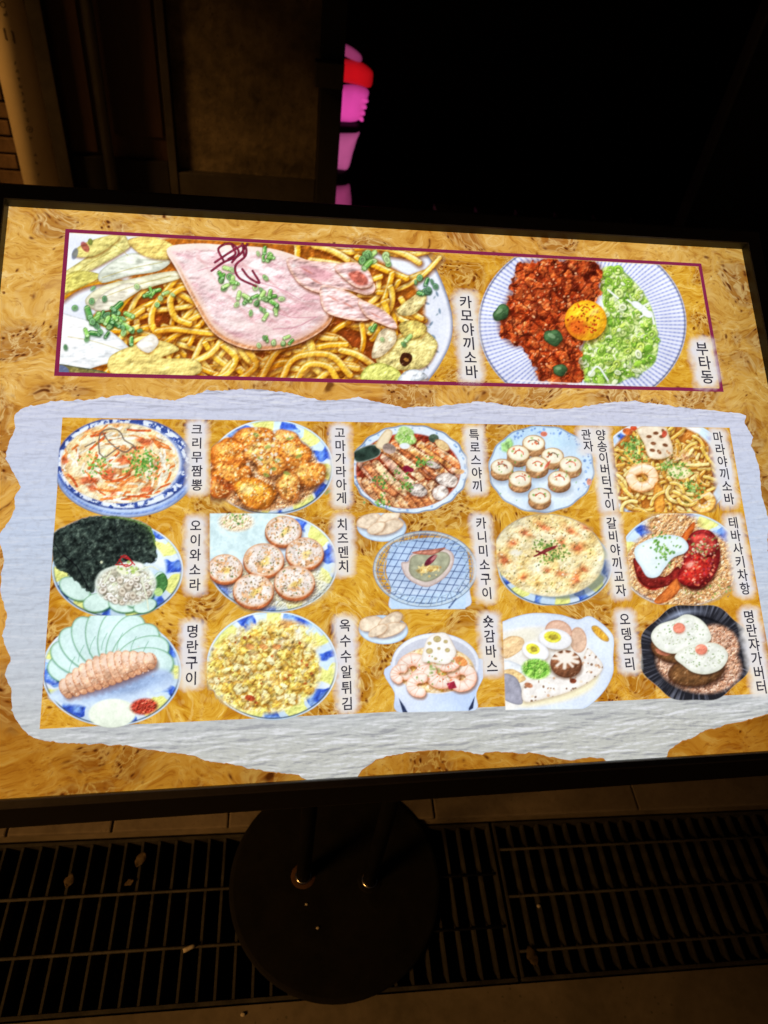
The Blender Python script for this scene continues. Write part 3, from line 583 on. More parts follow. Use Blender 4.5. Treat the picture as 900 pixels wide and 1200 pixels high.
def pic_pork_cutlet():
    p = Pic('dish_picture', 'printed picture of sliced grilled pork in red brown sauce on a round dish', (410, 494, 552, 606), [(414.5, 497.5), (552, 499.5), (552, 602), (415, 602)], 11)
    th = np.arctan2((p.Y - 550) / 52, (p.X - 480) / 69); d = np.hypot((p.X - 480) / 69, (p.Y - 550) / 52); wv = d / (1 + .012 * np.sin(th * 18))
    m = np.clip((1 - wv) * 52 + .5, 0, 1); p.full(m, mixc((190, 214, 240), (222, 232, 248), fbm(p.X, p.Y, 12, 4))); p.full(np.clip(1 - np.abs(wv - .985) * 52 / 1.4, 0, 1), (70, 84, 110), .8)
    p.specks(40, lambda r: (lambda t: (480 + 65 * math.cos(t), 550 + 48 * math.sin(t)))(r.uniform(0, 6.28)), (.9, 2), ((90, 130, 190), (120, 150, 200)), k=.7)
    b = p.mell(478, 552, 61, 44, 0, 2); p.full(b, ramp([(120, 36, 20), (150, 56, 36), (96, 26, 16)], fbm(p.X, p.Y, 20, 6))); p.M = b
    for k in range(11):
        t = k / 10; x = 424 + 96 * t; y = 598 - 4 * t; L = 60; a = -.95 + .3 * t
        P_ = [(x - 14, y - 34 + t * 8), (x + 2, y - 6), (x + 10, y + 6)]
        c = p.r.choice([(222, 150, 92), (206, 128, 76), (230, 176, 124), (214, 160, 116)]); p.tube(P_, 13, (90, 36, 18), k=.7, soft=2); p.tube(P_, 11, c, ec=(150, 80, 44), hl=(244, 214, 180))
    for k in range(10):
        t = k / 9; x = 432 + 92 * t; y = 560 - 14 * t + 8 * math.sin(k); P_ = [(x - 12, y - 20), (x + 4, y - 2), (x + 20, y + 12)]
        c = p.r.choice([(226, 160, 96), (210, 132, 84), (232, 190, 140), (196, 150, 130)]); p.tube(P_, 12, (90, 36, 18), k=.7, soft=2); p.tube(P_, 10, c, ec=(150, 80, 44), hl=(246, 220, 180))
    for k in range(8):
        t = k / 7; x = 452 + 70 * t; y = 532 + 2 * t + 4 * math.sin(k * 2); P_ = [(x - 10, y - 10), (x + 8, y + 2), (x + 24, y + 14)]
        c = p.r.choice([(226, 160, 90), (214, 120, 66), (232, 190, 140)]); p.tube(P_, 10, (90, 36, 18), k=.6, soft=2); p.tube(P_, 8.5, c, ec=(160, 86, 46), hl=(246, 220, 180))
    n = fbm(p.X, p.Y, 5, 33, 3); p.full(p.mell(478, 556, 56, 40, 0, 8) * np.clip((n - .56) * 6, 0, 1), (120, 60, 36), .55); p.full(p.mell(478, 556, 56, 40, 0, 8) * np.clip((.38 - n) * 7, 0, 1), (250, 228, 196), .6)
    for x, y, rx, ry, a in ((524, 563, 14, 8, .15), (516, 578, 10, 9, .4), (490, 575, 10, 8, .3), (507, 545, 9, 4, .4)): p.ell(x, y + 1, rx + 1, ry + 1, a, (80, 40, 30), k=.6, soft=2); p.ell(x, y, rx, ry, a, (200, 186, 176), ed=(130, 100, 90), tex=.4, wob=.1)
    p.relief(b, 7, 91, 1.2); p.M = None
    for cx, cy, n_ in ((446, 564, 40), (494, 541, 40), (476, 570, 30), (470, 556, 18), (446, 588, 22)): p.specks(n_, lambda r: (r.gauss(cx, 6), r.gauss(cy, 4)), (.8, 1.8), ((88, 140, 60), (120, 170, 80), (60, 110, 50)))
    p.poly([(414, 530), (436, 521), (446, 528), (442, 536), (424, 542), (416, 540)], (44, 60, 52), ed=(200, 200, 190), ew=1.5, tex=.5); p.poly([(440, 522), (452, 504), (460, 508), (450, 526)], (226, 206, 170), ed=(170, 140, 100)); p.ell(456, 526, 8, 6, .3, (150, 130, 120), tex=.5)
    p.ell(475, 512, 13, 10, 0, (176, 210, 130), ed=(130, 180, 90), wob=.2, tex=.35, soft=2); p.specks(50, lambda r: (r.gauss(475, 5), r.gauss(512, 4)), (.6, 2), ((220, 236, 180), (140, 190, 90), (120, 170, 80))); p.ell(474, 523, 6, 3.5, 0, (220, 230, 236))
    p.ell(508, 514, 6, 5, 0, (70, 86, 70), tex=.5); p.ell(518, 522, 10, 5, .6, (222, 186, 130), ed=(150, 90, 50)); p.ell(538, 553, 6, 3, 0, (214, 160, 110)); p.ell(478, 550, 6, 4, .4, (120, 26, 50), wob=.2)
    return p.done()

def pic_mushrooms():
    p = Pic('dish_picture', 'printed picture of stuffed button mushrooms on a pale blue plate', (566, 494, 702, 606), [(571, 498.5), (702, 500.5), (702, 605), (573, 605)], 13)
    d = np.hypot((p.X - 634) / 62, (p.Y - 550) / 51); th = np.arctan2((p.Y - 550) / 51, (p.X - 634) / 62); w = d / (1 + .012 * np.sin(th * 14))
    p.full(np.clip((1 - w) * 51 + .5, 0, 1), mixc((176, 208, 238), (214, 230, 248), np.clip((p.Y - 500) / 110 + fbm(p.X, p.Y, 20, 3) - .5, 0, 1))); p.full(np.clip(1 - np.abs(w - .985) * 51 / 1.3, 0, 1), (90, 104, 130), .75)
    p.specks(60, lambda r: (lambda t, q: (634 + 62 * q * math.cos(t), 550 + 51 * q * math.sin(t)))(r.uniform(-2.6, .6), r.uniform(.83, .95)), (.8, 2), ((96, 130, 200), (120, 150, 210), (80, 110, 180)), k=.7); p.ell(637, 509, 4, 3, 0, (220, 120, 96)); p.ell(690, 565, 3, 4, 0, (214, 140, 120))
    p.ell(594, 523, 8, 7, 0, (150, 200, 120), wob=.3, tex=.4, soft=3)
    for x, y in ((625, 520), (607, 532), (647, 535), (668, 545), (588, 548), (629, 545), (609, 562), (655, 562), (632, 582)):
        p.ell(x + 1, y + 11, 14, 9, 0, (110, 120, 140), k=.55, soft=5); p.ell(x, y + 6, 13.5, 10, 0, (176, 128, 86), ed=(104, 66, 40), ew=.3, tex=.3, sh=.3); p.ell(x, y, 13.5, 10, 0, (196, 160, 116), ed=(140, 96, 60)); p.ell(x, y - .5, 12.2, 8.6, .1, (242, 232, 204), ed=(214, 190, 150), tex=.12, ew=.3)
        p.specks(9, inell(x, y - 2, 8, 5), (.8, 2), ((130, 170, 90), (226, 206, 170), (250, 246, 230), (196, 90, 60))); t = p.r.uniform(0, 3); p.tube([(x - 5, y - 1 + p.r.uniform(-2, 2)), (x, y - 4), (x + 5, y - 2), (x + 6, y + 1)], 1.2, p.r.choice([(110, 46, 40), (70, 60, 40), (190, 60, 40)]), k=.85)
    p.specks(24, lambda r: (r.uniform(580, 680), r.uniform(540, 590)), (.7, 1.3), ((110, 160, 80),)); p.ell(641, 545, 6, 1.5, 2.2, (214, 80, 60), k=.8)
    return p.done()

def soba(p, reg, n, L, w, cols, ec, hl, cap=.5):
    for _ in range(n):
        x, y = reg(p.r); a = p.r.uniform(0, 6.28); cv = p.r.uniform(-3.2, 3.2); l = p.r.uniform(*L); pts = []
        for i in range(6):
            pts.append((x, y)); x += math.cos(a) * l / 6; y += math.sin(a) * l / 6 * .85; a += cv / 6
        c = p.r.choice(cols); p.tube([(a_ + .5, b_ + 1.1) for a_, b_ in pts], w + 2, ec, soft=2.6, k=.6); p.tube(pts, w, c, ec=tuple(v * .74 for v in c), hl=hl)
def shrimp(p, cx, cy, R, a0, a1, w, c=(240, 210, 170), e=(214, 130, 70)):
    pts = [(cx + R * math.cos(a0 + (a1 - a0) * t / 7), cy + R * .85 * math.sin(a0 + (a1 - a0) * t / 7)) for t in range(8)]
    p.tube([(x + 1, y + 2) for x, y in pts], w + 2, (110, 60, 20), k=.6, soft=3); p.tube(pts, w, c, ec=e, hl=(250, 240, 224))
    for q in range(1, 7):
        t = a0 + (a1 - a0) * q / 7; p.tube([(cx + (R - w * .42) * math.cos(t), cy + (R - w * .42) * .85 * math.sin(t)), (cx + (R + w * .42) * math.cos(t), cy + (R + w * .42) * .85 * math.sin(t))], 1.0, e, k=.55, sm=False)

def pic_mala_soba():
    p = Pic('dish_picture', 'printed picture of spicy stir fried noodles with shrimp and lotus root', (712, 496, 858, 604), [(717, 499.5), (856, 502), (858, 601), (725, 600)], 15)
    p.plate_spots(778, 552, 79, 62, 6, blue=(196, 214, 240), yel=(214, 226, 244), rim=(150, 160, 176))
    b = p.mell(776, 553, 66, 56, 0, 3); p.full(b, (176, 106, 40)); p.M = b
    soba(p, inell(776, 556, 60, 50), 210, (18, 46), 4.0, [(236, 196, 96), (226, 172, 70), (240, 210, 130), (214, 150, 60), (232, 186, 80)], (110, 56, 16), (252, 236, 180)); p.M = None
    for x, y, n in ((742, 522, 70), (782, 545, 60), (797, 552, 60), (811, 573, 70), (806, 586, 40), (745, 535, 30)): p.specks(n, lambda r: (r.gauss(x, 6), r.gauss(y, 5)), (.9, 2.1), ((96, 140, 60), (130, 170, 80), (70, 110, 50), (160, 190, 110)))
    P_ = [(746, 504), (760, 498), (778, 500), (784, 512), (788, 530), (776, 538), (760, 536), (754, 520)]; p.poly([(x + 1, y + 3) for x, y in P_], (90, 50, 20), soft=4, k=.6); p.poly(P_, (232, 212, 184), ed=(190, 156, 110), tex=.2)
    for x, y, a in ((764, 528, .2), (772, 530, .8), (779, 522, .3), (765, 520, .1), (775, 512, 0), (777, 506, 1), (760, 512, 0), (768, 508, 0)): p.ell(x, y, 3.4, 2.1, a, (120, 76, 50), ed=(176, 136, 100))
    p.ell(778, 509, 3, 4, .3, (190, 70, 50), k=.9); p.ell(735, 506, 6, 4, .2, (206, 100, 50), tex=.4); p.ell(742, 502, 4, 3, 0, (190, 70, 40))
    shrimp(p, 752, 560, 13, -2.4, 3.2, 12); shrimp(p, 823, 588, 10, -1.0, 3.0, 10, (240, 196, 110), (206, 130, 50)); p.ell(795, 554, 14, 8, .1, (240, 222, 170), ed=(206, 166, 100), tex=.2); p.specks(40, lambda r: (r.gauss(795, 7), r.gauss(552, 4)), (.8, 1.8), ((96, 140, 60), (130, 170, 80)))
    p.poly([(768, 566), (776, 574), (778, 598), (768, 600), (765, 580)], (226, 150, 60), ed=(170, 90, 30), tex=.2); p.poly([(728, 568), (738, 572), (736, 588), (729, 580)], (224, 150, 80), ed=(170, 90, 30)); p.specks(60, lambda r: (r.gauss(798, 9), r.gauss(537, 4)), (.9, 2.2), ((226, 196, 150), (206, 160, 110), (176, 120, 80)))
    soba(p, lambda r: (r.choice([740, 790, 820, 805]) + r.uniform(-8, 8), r.uniform(575, 592)), 12, (20, 40), 4.2, [(240, 206, 120), (236, 190, 90)], (110, 56, 16), (252, 240, 190))
    return p.done()

def pic_seaweed_whelk():
    p = Pic('dish_picture', 'printed picture of dark seaweed sheets and whelk salad with cucumber', (52, 600, 220, 728), [(GL(603), 603), (220, 604), (220, 727), (GL(727), 727)], 17)
    p.plate_spots(138, 668, 77, 57, 2)
    for x, y, rx, ry, a in ((88, 690, 20, 12, .5), (115, 706, 18, 11, -.2), (145, 708, 18, 10, .1), (165, 700, 18, 9, -.5), (187, 682, 8, 12, .2), (170, 710, 14, 8, -.3)): p.ell(x + 1, y + 2, rx, ry, a, (40, 80, 50), k=.7, soft=2); p.ell(x, y, rx, ry, a, (196, 228, 218), ed=(70, 120, 70), ew=.16, tex=.08)
    p.poly([(182, 678), (192, 672), (197, 684), (190, 696), (183, 690)], (70, 120, 66), ed=(40, 80, 40)); p.ell(186, 694, 5, 5, 0, (176, 214, 130))
    P_ = [(62, 628), (78, 616), (104, 606), (136, 605), (162, 610), (178, 620), (184, 640), (182, 660), (160, 662), (136, 668), (120, 680), (108, 696), (96, 688), (82, 676), (64, 662)]
    m, D = p.mpoly(smooth_closed(P_, 5), 2); n = fbm(p.X, p.Y, 4.2, 61, 4); nr = 1 - np.abs(2 * fbm(p.X + 9, p.Y, 6.5, 64, 3) - 1) * 3.2; c = ramp([(22, 28, 27), (36, 45, 42), (56, 68, 62), (92, 106, 96)], (n - .3) * 1.5 + .25 * np.clip(nr, 0, 1)); c = c * (1 + .18 * (fbm(p.X, p.Y, 22, 3, 2) - .5))[..., None]
    c = mixc(c, (90, 130, 60), np.clip((p.X - 150) / 60 + (620 - p.Y) / 60, 0, .6) * np.clip((n - .3) * 2.5, 0, 1)); p.full(np.clip((D + (n - .5) * 5) / 1.5, 0, 1), c); p.relief(m, 5, 7, 1.2); d1, e1, rr, _, _ = cells(p.X, p.Y, 3.2, 44); p.full(m * (rr > .86) * np.clip(1 - d1 / .4, 0, 1), (136, 150, 140), .4)
    p.tube([(62, 634), (74, 650), (90, 664), (104, 690)], 1.6, (12, 14, 18), k=.7); p.tube([(134, 606), (138, 630), (150, 650), (150, 664)], 1.4, (20, 26, 30), k=.6); p.full(m * np.clip(1 - np.abs(D - 1.5) / 2.5, 0, 1) * (p.Y < 640) * (p.X > 120), (140, 180, 70), .45)
    p.ell(148, 684, 36, 25, .1, (206, 218, 206), wob=.1, tex=.25, soft=2); p.crumbs(p.mell(148, 686, 33, 23, 0, 4), 7.5, [(226, 230, 216), (196, 196, 176), (166, 160, 140), (240, 242, 236), (210, 220, 180)], 5, gap=(96, 96, 76), gk=.7, warp=4)
    for _ in range(26):
        x, y = inell(148, 690, 28, 17)(p.r); R = p.r.uniform(3, 5.2); p.ell(x + .5, y + 1, R + .5, R * .8 + .5, 0, (90, 80, 70), k=.5, soft=2); p.ell(x, y, R, R * .8, p.r.uniform(0, 3), p.r.choice([(226, 220, 206), (206, 196, 176), (236, 236, 228)]), ed=(140, 126, 110)); p.ell(x, y, R * .4, R * .3, 0, (130, 116, 100), k=.8)
    p.specks(30, lambda r: (r.gauss(148, 9), r.gauss(668, 5)), (1, 2.4), ((170, 196, 110), (226, 230, 190), (140, 170, 80)))
    for P2 in ([(138, 660), (146, 651), (155, 660), (147, 664), (140, 656)], [(142, 652), (152, 656), (158, 662)], [(136, 662), (150, 662)]): p.tube(P2, 1.4, (176, 36, 40))
    for P2 in ([(160, 670), (176, 664), (186, 668)], [(166, 678), (172, 700), (174, 714)], [(130, 670), (122, 684)]): p.tube(P2, 1.6, (226, 232, 206), ec=(170, 180, 130))
    return p.done()

def pic_cheese_menchi():
    p = Pic('dish_picture', 'printed picture of six round cheese cutlets on a blue and yellow plate', (240, 598, 400, 722), [(246, 602), (400, 602), (400, 721), (246, 721)], 19)
    p.plate_spots(320, 660, 76, 58, 9)
    p.poly([(236, 600), (318, 600), (330, 630), (300, 652), (262, 656), (240, 650)], (196, 226, 232), tex=.12, soft=4); p.crumbs(p.mell(277, 612, 20, 11, 0, 4), 3.6, [(236, 210, 176), (226, 190, 150), (246, 232, 210)], 3, gap=(170, 130, 90), gk=.4); p.specks(26, lambda r: (r.gauss(278, 8), r.gauss(609, 4)), (.9, 2), ((70, 110, 60), (110, 150, 80), (150, 180, 110)))
    p.crumbs(p.mell(325, 685, 60, 28, 0, 8), 3, [(226, 220, 180), (206, 190, 140), (236, 236, 206)], 4, gap=(170, 160, 110), gk=.4, k=.8)
    for x, y, r in ((332, 622, 21.5), (357, 648, 22.5), (309, 656, 24), (264, 666, 20.5), (345, 682, 24), (297, 692, 24)):
        p.ell(x + 1, y + 5, r * 1.02, r * .86, 0, (70, 40, 30), k=.7, soft=4); p.ell(x, y + 2.5, r, r * .84, 0, (190, 110, 66), ed=(120, 56, 30)); p.ell(x, y, r * .98, r * .8, 0, (230, 214, 204), ed=(190, 116, 66), ew=.22, tex=.2)
        n = fbm(p.X, p.Y, 5, int(x)); p.full(p.mell(x, y, r * .9, r * .72, 0, 3) * np.clip((n - .52) * 6, 0, 1), (212, 146, 92), .8)
        p.ell(x + 2, y + 2, r * .3, r * .16, -.6, (236, 196, 96), k=.75, soft=3, wob=.3); p.specks(110, inell(x, y, r * .9, r * .72), (.5, 1.25), ((110, 90, 60), (140, 110, 80), (90, 110, 60), (250, 248, 244), (206, 150, 110), (150, 140, 130)), k=.8)
    return p.done()

def small_plate(p, x, y):
    p.ell(x, y + 4, 29, 17, .05, (196, 220, 244), ed=(130, 160, 200), ew=.14); p.ell(x, y + 2, 25, 13, .05, (176, 200, 230))
    for q in ((-14, -3, 15, 9, -.25), (8, -6, 16, 8, -.5), (8, 4, 18, 8, -.35), (-6, 5, 12, 6, -.5)):
        p.ell(x + q[0] + 1, y + q[1] + 2, q[2], q[3], q[4], (110, 80, 60), k=.5, soft=3); p.ell(x + q[0], y + q[1], q[2], q[3], q[4], (228, 204, 176), ed=(186, 140, 104), tex=.25, wob=.08)
def pic_crab_grill():
    p = Pic('dish_picture', 'printed picture of crab shell on a round wire grill beside a small bread plate', (412, 596, 562, 716), [(417.5, 601.5), (562, 602), (562, 715), (418, 715)], 21)
    small_plate(p, 447, 614)
    m, D = p.mpoly(smooth_closed([(458, 640), (474, 634), (510, 630), (540, 636), (548, 652), (550, 690), (546, 712), (478, 712), (456, 712), (458, 690), (452, 668)], 5), 1.5); p.full(m, mixc((150, 178, 220), (190, 210, 240), np.clip((p.Y - 630) / 80 + (fbm(p.X, p.Y, 14, 5) - .5), 0, 1)))
    p.poly([(458, 698), (546, 694), (545, 714), (458, 714)], (176, 204, 240), sm=False); p.M = p.mell(498, 667, 57, 41, 0, 1)
    for k in range(-7, 8): p.tube([(498 + k * 9 - 26, 712), (498 + k * 9 + 24, 622)], 1.0, (60, 74, 110), sm=False, k=.8); p.tube([(436, 667 + k * 8 - 5), (560, 667 + k * 8 + 5)], 1.0, (64, 78, 116), sm=False, k=.75)
    p.M = None
    for R, c, w in ((1.0, (176, 196, 214), 3.0), (.94, (90, 110, 140), 1.2), (1.03, (96, 110, 130), 1.0), (.82, (150, 176, 206), 1.4)):
        p.tube([(498 + 59 * R * math.cos(t / 24 * 6.2832), 667 + 43 * R * math.sin(t / 24 * 6.2832)) for t in range(25)], w, c, k=.85)
    for t in range(54): a = t / 54 * 6.2832; p.tube([(498 + 49 * math.cos(a), 667 + 35 * math.sin(a)), (498 + 59 * math.cos(a + .07), 667 + 43 * math.sin(a + .07))], 1.1, (186, 200, 200) if t % 2 else (100, 110, 120), sm=False, k=.6)
    p.poly([(470, 660), (478, 658), (482, 650), (500, 645), (520, 643), (531, 650), (530, 664), (520, 678), (502, 688), (486, 684), (474, 674)], (214, 196, 190), ed=(150, 120, 112), ew=2, tex=.12); p.poly([(479, 664), (483, 652), (500, 648), (520, 647), (527, 653), (525, 664), (514, 676), (500, 682), (486, 678), (480, 672)], (158, 160, 134), tex=.2, ed=(120, 116, 96)); p.poly([(482, 648), (494, 645), (508, 644), (522, 642), (508, 650), (494, 650)], (196, 130, 110), ed=(120, 60, 46))
    p.ell(500, 667, 13, 4, -.1, (206, 176, 110), wob=.25, tex=.4); p.specks(34, lambda r: (r.gauss(503, 7), r.gauss(668, 3)), (.9, 2), ((226, 196, 120), (190, 140, 70), (240, 220, 160))); p.ell(504, 657, 9, 3.5, -.75, (110, 40, 56), ed=(60, 20, 30)); p.ell(508, 654, 5, 1.6, -.7, (176, 110, 110))
    p.tube([(526, 712), (534, 702)], 2, (80, 96, 130), sm=False)
    return p.done()

def pic_gyoza():
    p = Pic('dish_picture', 'printed picture of a crisp round disc of fried dumplings on a plate', (576, 598, 720, 716), [(580, 601), (720, 602), (720, 709), (583, 710)], 23)
    p.plate_spots(650, 664, 67, 47, 1, blue=(60, 90, 180)); p.ell(651, 657, 64, 45, .12, (90, 100, 110), k=.7, soft=3)
    m = p.mell(643, 651, 64.5, 48, .1, 2); n = fbm(p.X, p.Y, 18, 8, 4); n2 = fbm(p.X, p.Y, 6, 12, 3)
    c = ramp([(246, 236, 196), (242, 222, 170), (236, 200, 130), (224, 166, 90)], (n - .25) * 1.5); c = c * (1 + .16 * (n2 - .5))[..., None]; d = np.hypot((p.X - 643) / 64.5, (p.Y - 651) / 48); c = c * (1 - .10 * np.clip((d - .8) * 5, 0, 1))[..., None]; p.full(m, c)
    for x, y, rx, ry, a in ((614, 624, 9, 4, .2), (600, 636, 6, 5, .5), (637, 618, 9, 5, .4), (668, 622, 10, 4, .4), (676, 642, 8, 6, .3), (657, 634, 6, 4, 0), (590, 656, 8, 6, .4), (612, 676, 5, 4, 0), (674, 678, 8, 6, -.8), (683, 667, 6, 4, .3), (657, 672, 8, 3, 0), (640, 668, 5, 3, 0), (685, 618, 6, 3, .5)): p.ell(x, y, rx, ry, a, (206, 110, 60), k=.7, soft=6, wob=.3, tex=.4); p.ell(x + 1, y + 1, rx * .5, ry * .5, a, (176, 76, 50), k=.55, soft=3, wob=.3)
    p.relief(m, 8, 5, .7); p.ell(604, 648, 7, 4, 0, (240, 244, 236), k=.7, soft=3); p.specks(170, inell(643, 651, 60, 44), (.5, 1.2), ((70, 66, 40), (110, 120, 60), (150, 110, 60), (60, 50, 30)), k=.8); p.specks(200, inell(643, 651, 60, 44), (.6, 1.5), ((252, 246, 216), (230, 190, 120)), k=.6)
    for cx, cy, n_ in ((642, 642, 60), (655, 648, 40), (640, 655, 22), (633, 638, 20)): p.specks(n_, lambda r: (r.gauss(cx, 6), r.gauss(cy, 4)), (.8, 1.8), ((100, 136, 60), (130, 160, 80), (76, 106, 50)))
    for P_ in ([(626, 652), (636, 648), (650, 642)], [(630, 650), (640, 644), (652, 640)], [(628, 646), (640, 650)]): p.tube(P_, 2.0, (120, 40, 46))
    return p.done()

def pic_chahan():
    p = Pic('dish_picture', 'printed picture of fried rice with glazed chicken wings and white sauce', (726, 598, 880, 714), [(730, 602), (880, 602), (880, 710), (741, 708)], 25)
    p.plate_spots(796, 656, 72, 56, 12); m = p.mell(798, 664, 68, 47, 0, 6)
    p.crumbs(np.maximum(m, p.mell(788, 616, 32, 16, 0, 6)), 4.2, [(216, 164, 110), (196, 136, 84), (232, 196, 150), (176, 112, 66), (240, 214, 176)], 5, gap=(110, 66, 34), gk=.6); p.specks(90, inell(830, 690, 30, 14), (.7, 1.6), ((130, 150, 80), (226, 190, 140), (150, 110, 60)))
    p.poly([(796, 632), (806, 618), (813, 612), (812, 622), (802, 638), (794, 640)], (196, 96, 40), ed=(130, 50, 20), tex=.3); p.poly([(744, 664), (754, 676), (772, 684), (786, 676), (792, 660), (780, 684), (764, 692), (748, 682)], (130, 30, 24), tex=.3, soft=2)
    P_ = [(742, 654), (760, 668), (778, 676), (794, 664), (796, 678), (778, 688), (758, 688), (746, 676)]; p.poly(P_, (120, 34, 30), ed=(60, 14, 14), tex=.4)
    p.poly([(792, 678), (796, 690), (786, 702), (772, 708), (766, 704), (778, 692)], (206, 110, 50), ed=(140, 60, 24), tex=.25)
    for P_, c in (([(806, 630), (820, 621), (834, 624), (842, 640), (842, 660), (832, 680), (818, 690), (804, 686), (800, 660)], (150, 40, 36)), ([(796, 668), (806, 652), (820, 646), (834, 652), (832, 670), (820, 686), (802, 686), (794, 680)], (186, 44, 36)), ([(808, 630), (824, 624), (838, 634), (836, 650), (816, 648)], (196, 70, 60))):
        p.poly([(x + 1, y + 3) for x, y in P_], (50, 14, 10), soft=4, k=.7); p.poly(P_, c, ed=(80, 14, 24), ew=4, tex=.4, sh=.3)
    p.specks(130, inell(818, 660, 20, 26), (.7, 1.9), ((236, 130, 90), (220, 96, 70), (120, 24, 30), (246, 190, 160), (160, 60, 80)), k=.7); p.specks(60, lambda r: (r.gauss(822, 9), r.gauss(642, 6)), (.8, 1.8), ((140, 150, 90), (110, 116, 70), (226, 206, 176))); p.ell(808, 662, 5, 3, -.5, (250, 200, 180), k=.7, soft=3)
    P_ = [(744, 642), (760, 632), (780, 627), (798, 630), (806, 640), (802, 648), (788, 654), (778, 666), (770, 676), (758, 676), (750, 664), (744, 654)]; p.poly([(x + 1, y + 2) for x, y in P_], (80, 50, 40), soft=3, k=.6); p.poly(P_, (218, 236, 240), ed=(176, 206, 220), ew=4, sh=.08)
    p.specks(80, lambda r: (r.gauss(776, 9), r.gauss(643, 8)), (.9, 2), ((96, 150, 60), (130, 176, 80), (80, 130, 60)))
    return p.done()

def pic_pollock_roe():
    p = Pic('dish_picture', 'printed picture of sliced grilled roe with pale cucumber fan on blue plate', (44, 716, 220, 858), [(GL(722), 722), (220, 721), (220, 857), (GL(857), 857)], 27)
    p.plate_spots(131, 787, 82, 64, 5)
    for k in range(10):
        t = -3.15 + k * .34; cx = 130 + 40 * math.cos(t); cy = 782 + 34 * math.sin(t)
        p.ell(cx + .5, cy + 1, 35, 21, t, (70, 116, 100), soft=2, k=.6); p.ell(cx, cy, 34, 20, t, (196, 230, 226), ed=(76, 128, 70), ew=.09, tex=.06)
        p.ell(cx - 3 * math.cos(t), cy - 3 * math.sin(t), 26, 14, t, (206, 234, 238), k=.5, soft=6)
    for x, y in ((108, 752), (122, 748), (140, 748), (95, 762), (84, 776), (156, 752), (170, 758)): p.tube([(x + 4, y - 6), (x - 1, y + 4), (x - 3, y + 14)], 1.0, (96, 150, 116), k=.6)
    p.poly([(60, 812), (110, 790), (180, 784), (204, 792), (190, 812), (120, 826), (70, 824)], (186, 208, 240), soft=5, tex=.08); p.ell(150, 802, 52, 11, -.22, (96, 120, 170), k=.5, soft=9)
    for k in range(13):
        t = k / 12; x = 78 + t * 98; y = 806 - t * 32 - 6 * math.sin(t * 3.1); h = 6 + 13.5 * math.sin((t * .80 + .13) * 3.14); a = .42 - .1 * t
        p.ell(x + 3, y + 5, 7.5, h * .95, -a, (90, 46, 36), k=.6, soft=4); p.ell(x, y, 8.2, h, -a, (216, 166, 134), ed=(170, 106, 76), ew=.22, tex=.3, sh=.22)
        p.ell(x - 1.5, y - h * .35, 5.5, h * .5, -a, (238, 206, 186), k=.75, soft=4); p.tube([(x + 5 + math.sin(a) * -h * .8, y - h * .8), (x + 6, y), (x + 4 + math.sin(a) * h * .7, y + h * .8)], 1.3, (150, 84, 60), k=.6); p.ell(x - 1 + math.sin(a) * h * .8, y + h * .80, 4.6, 3.6, 0, (196, 140, 106), ed=(140, 84, 58), k=.9)
    p.specks(160, lambda r: (lambda t: (78 + t * 98 + r.gauss(0, 3), 806 - t * 32 - 6 * math.sin(t * 3.1) + r.gauss(0, 8)))(r.random()), (.5, 1.2), ((246, 220, 200), (180, 110, 80), (226, 170, 140)), k=.7)
    p.ell(132, 836, 28, 17, -.05, (224, 236, 214), soft=2, tex=.06, sh=.06); p.crumbs(p.mell(169, 828, 16, 9.5, -.1, 3), 3.4, [(176, 70, 50), (150, 44, 34), (206, 110, 80)], 3, gap=(90, 24, 16), gk=.6)
    return p.done()

def pic_corn():
    p = Pic('dish_picture', 'printed picture of fried corn kernels heaped on a blue yellow plate', (238, 714, 400, 848), [(243, 718), (400, 718), (400, 846), (242, 846)], 29)
    p.plate_spots(319, 780, 77, 64, 3); m = np.maximum(p.mell(308, 786, 68, 50, 0, 6), p.mell(322, 752, 52, 26, 0, 6)); n = fbm(p.X, p.Y, 10, 4); m = np.clip(m - np.clip((n - .6) * 3, 0, 1) * (1 - p.mell(308, 786, 58, 42, 0, 8)), 0, 1)
    p.crumbs(m, 10.5, [(242, 220, 110), (232, 200, 90), (246, 232, 150), (238, 204, 120), (226, 184, 90), (250, 232, 180)], 6, gap=(150, 96, 30), gk=.65, light=.6, warp=6)
    t = np.clip((p.Y - 740) / 50, 0, 1)
    for _ in range(300):
        x, y = inell(309, 784, 62, 46)(p.r); R = p.r.uniform(2.2, 5.6); c = p.r.choice([(240, 210, 104), (232, 192, 78), (244, 222, 136), (228, 178, 76), (240, 206, 120), (244, 226, 160)])
        p.ell(x + .8, y + 1.6, R + .8, R * .85 + .8, 0, (140, 90, 26), k=.5, soft=2.2); p.ell(x, y, R, R * .82, p.r.uniform(0, 3), c, ed=tuple(v * .78 for v in c), sh=.2, wob=.38, ew=.5, tex=.2); p.ell(x - .8 + p.r.uniform(-1, 1), y - 1, R * .45, R * .25, p.r.uniform(-.8, .8), (252, 238, 180), k=.35, soft=1.8)
    n3 = fbm(p.X, p.Y, 14, 77, 2); p.full(m * np.clip((n3 - .58) * 5, 0, 1) * (1 - t), (226, 150, 90), .6); p.full(m * np.clip((.4 - n3) * 4, 0, 1) * (1 - t * .7), (240, 232, 222), .55)
    p.specks(26, inell(308, 785, 60, 46), (1, 2.6), ((170, 80, 40), (110, 76, 40), (150, 60, 30), (96, 80, 50)), k=.8); p.ell(293, 818, 6, 3.5, .2, (166, 70, 40)); p.specks(60, inell(308, 785, 62, 46), (.5, 1), ((90, 90, 50), (80, 60, 30)))
    p.relief(m, 5, 23, 1.0)
    for x in (293, 309, 324): p.ell(x, 758, 5, 3, .2, (222, 140, 80), ed=(180, 90, 50), k=.8)
    return p.done()

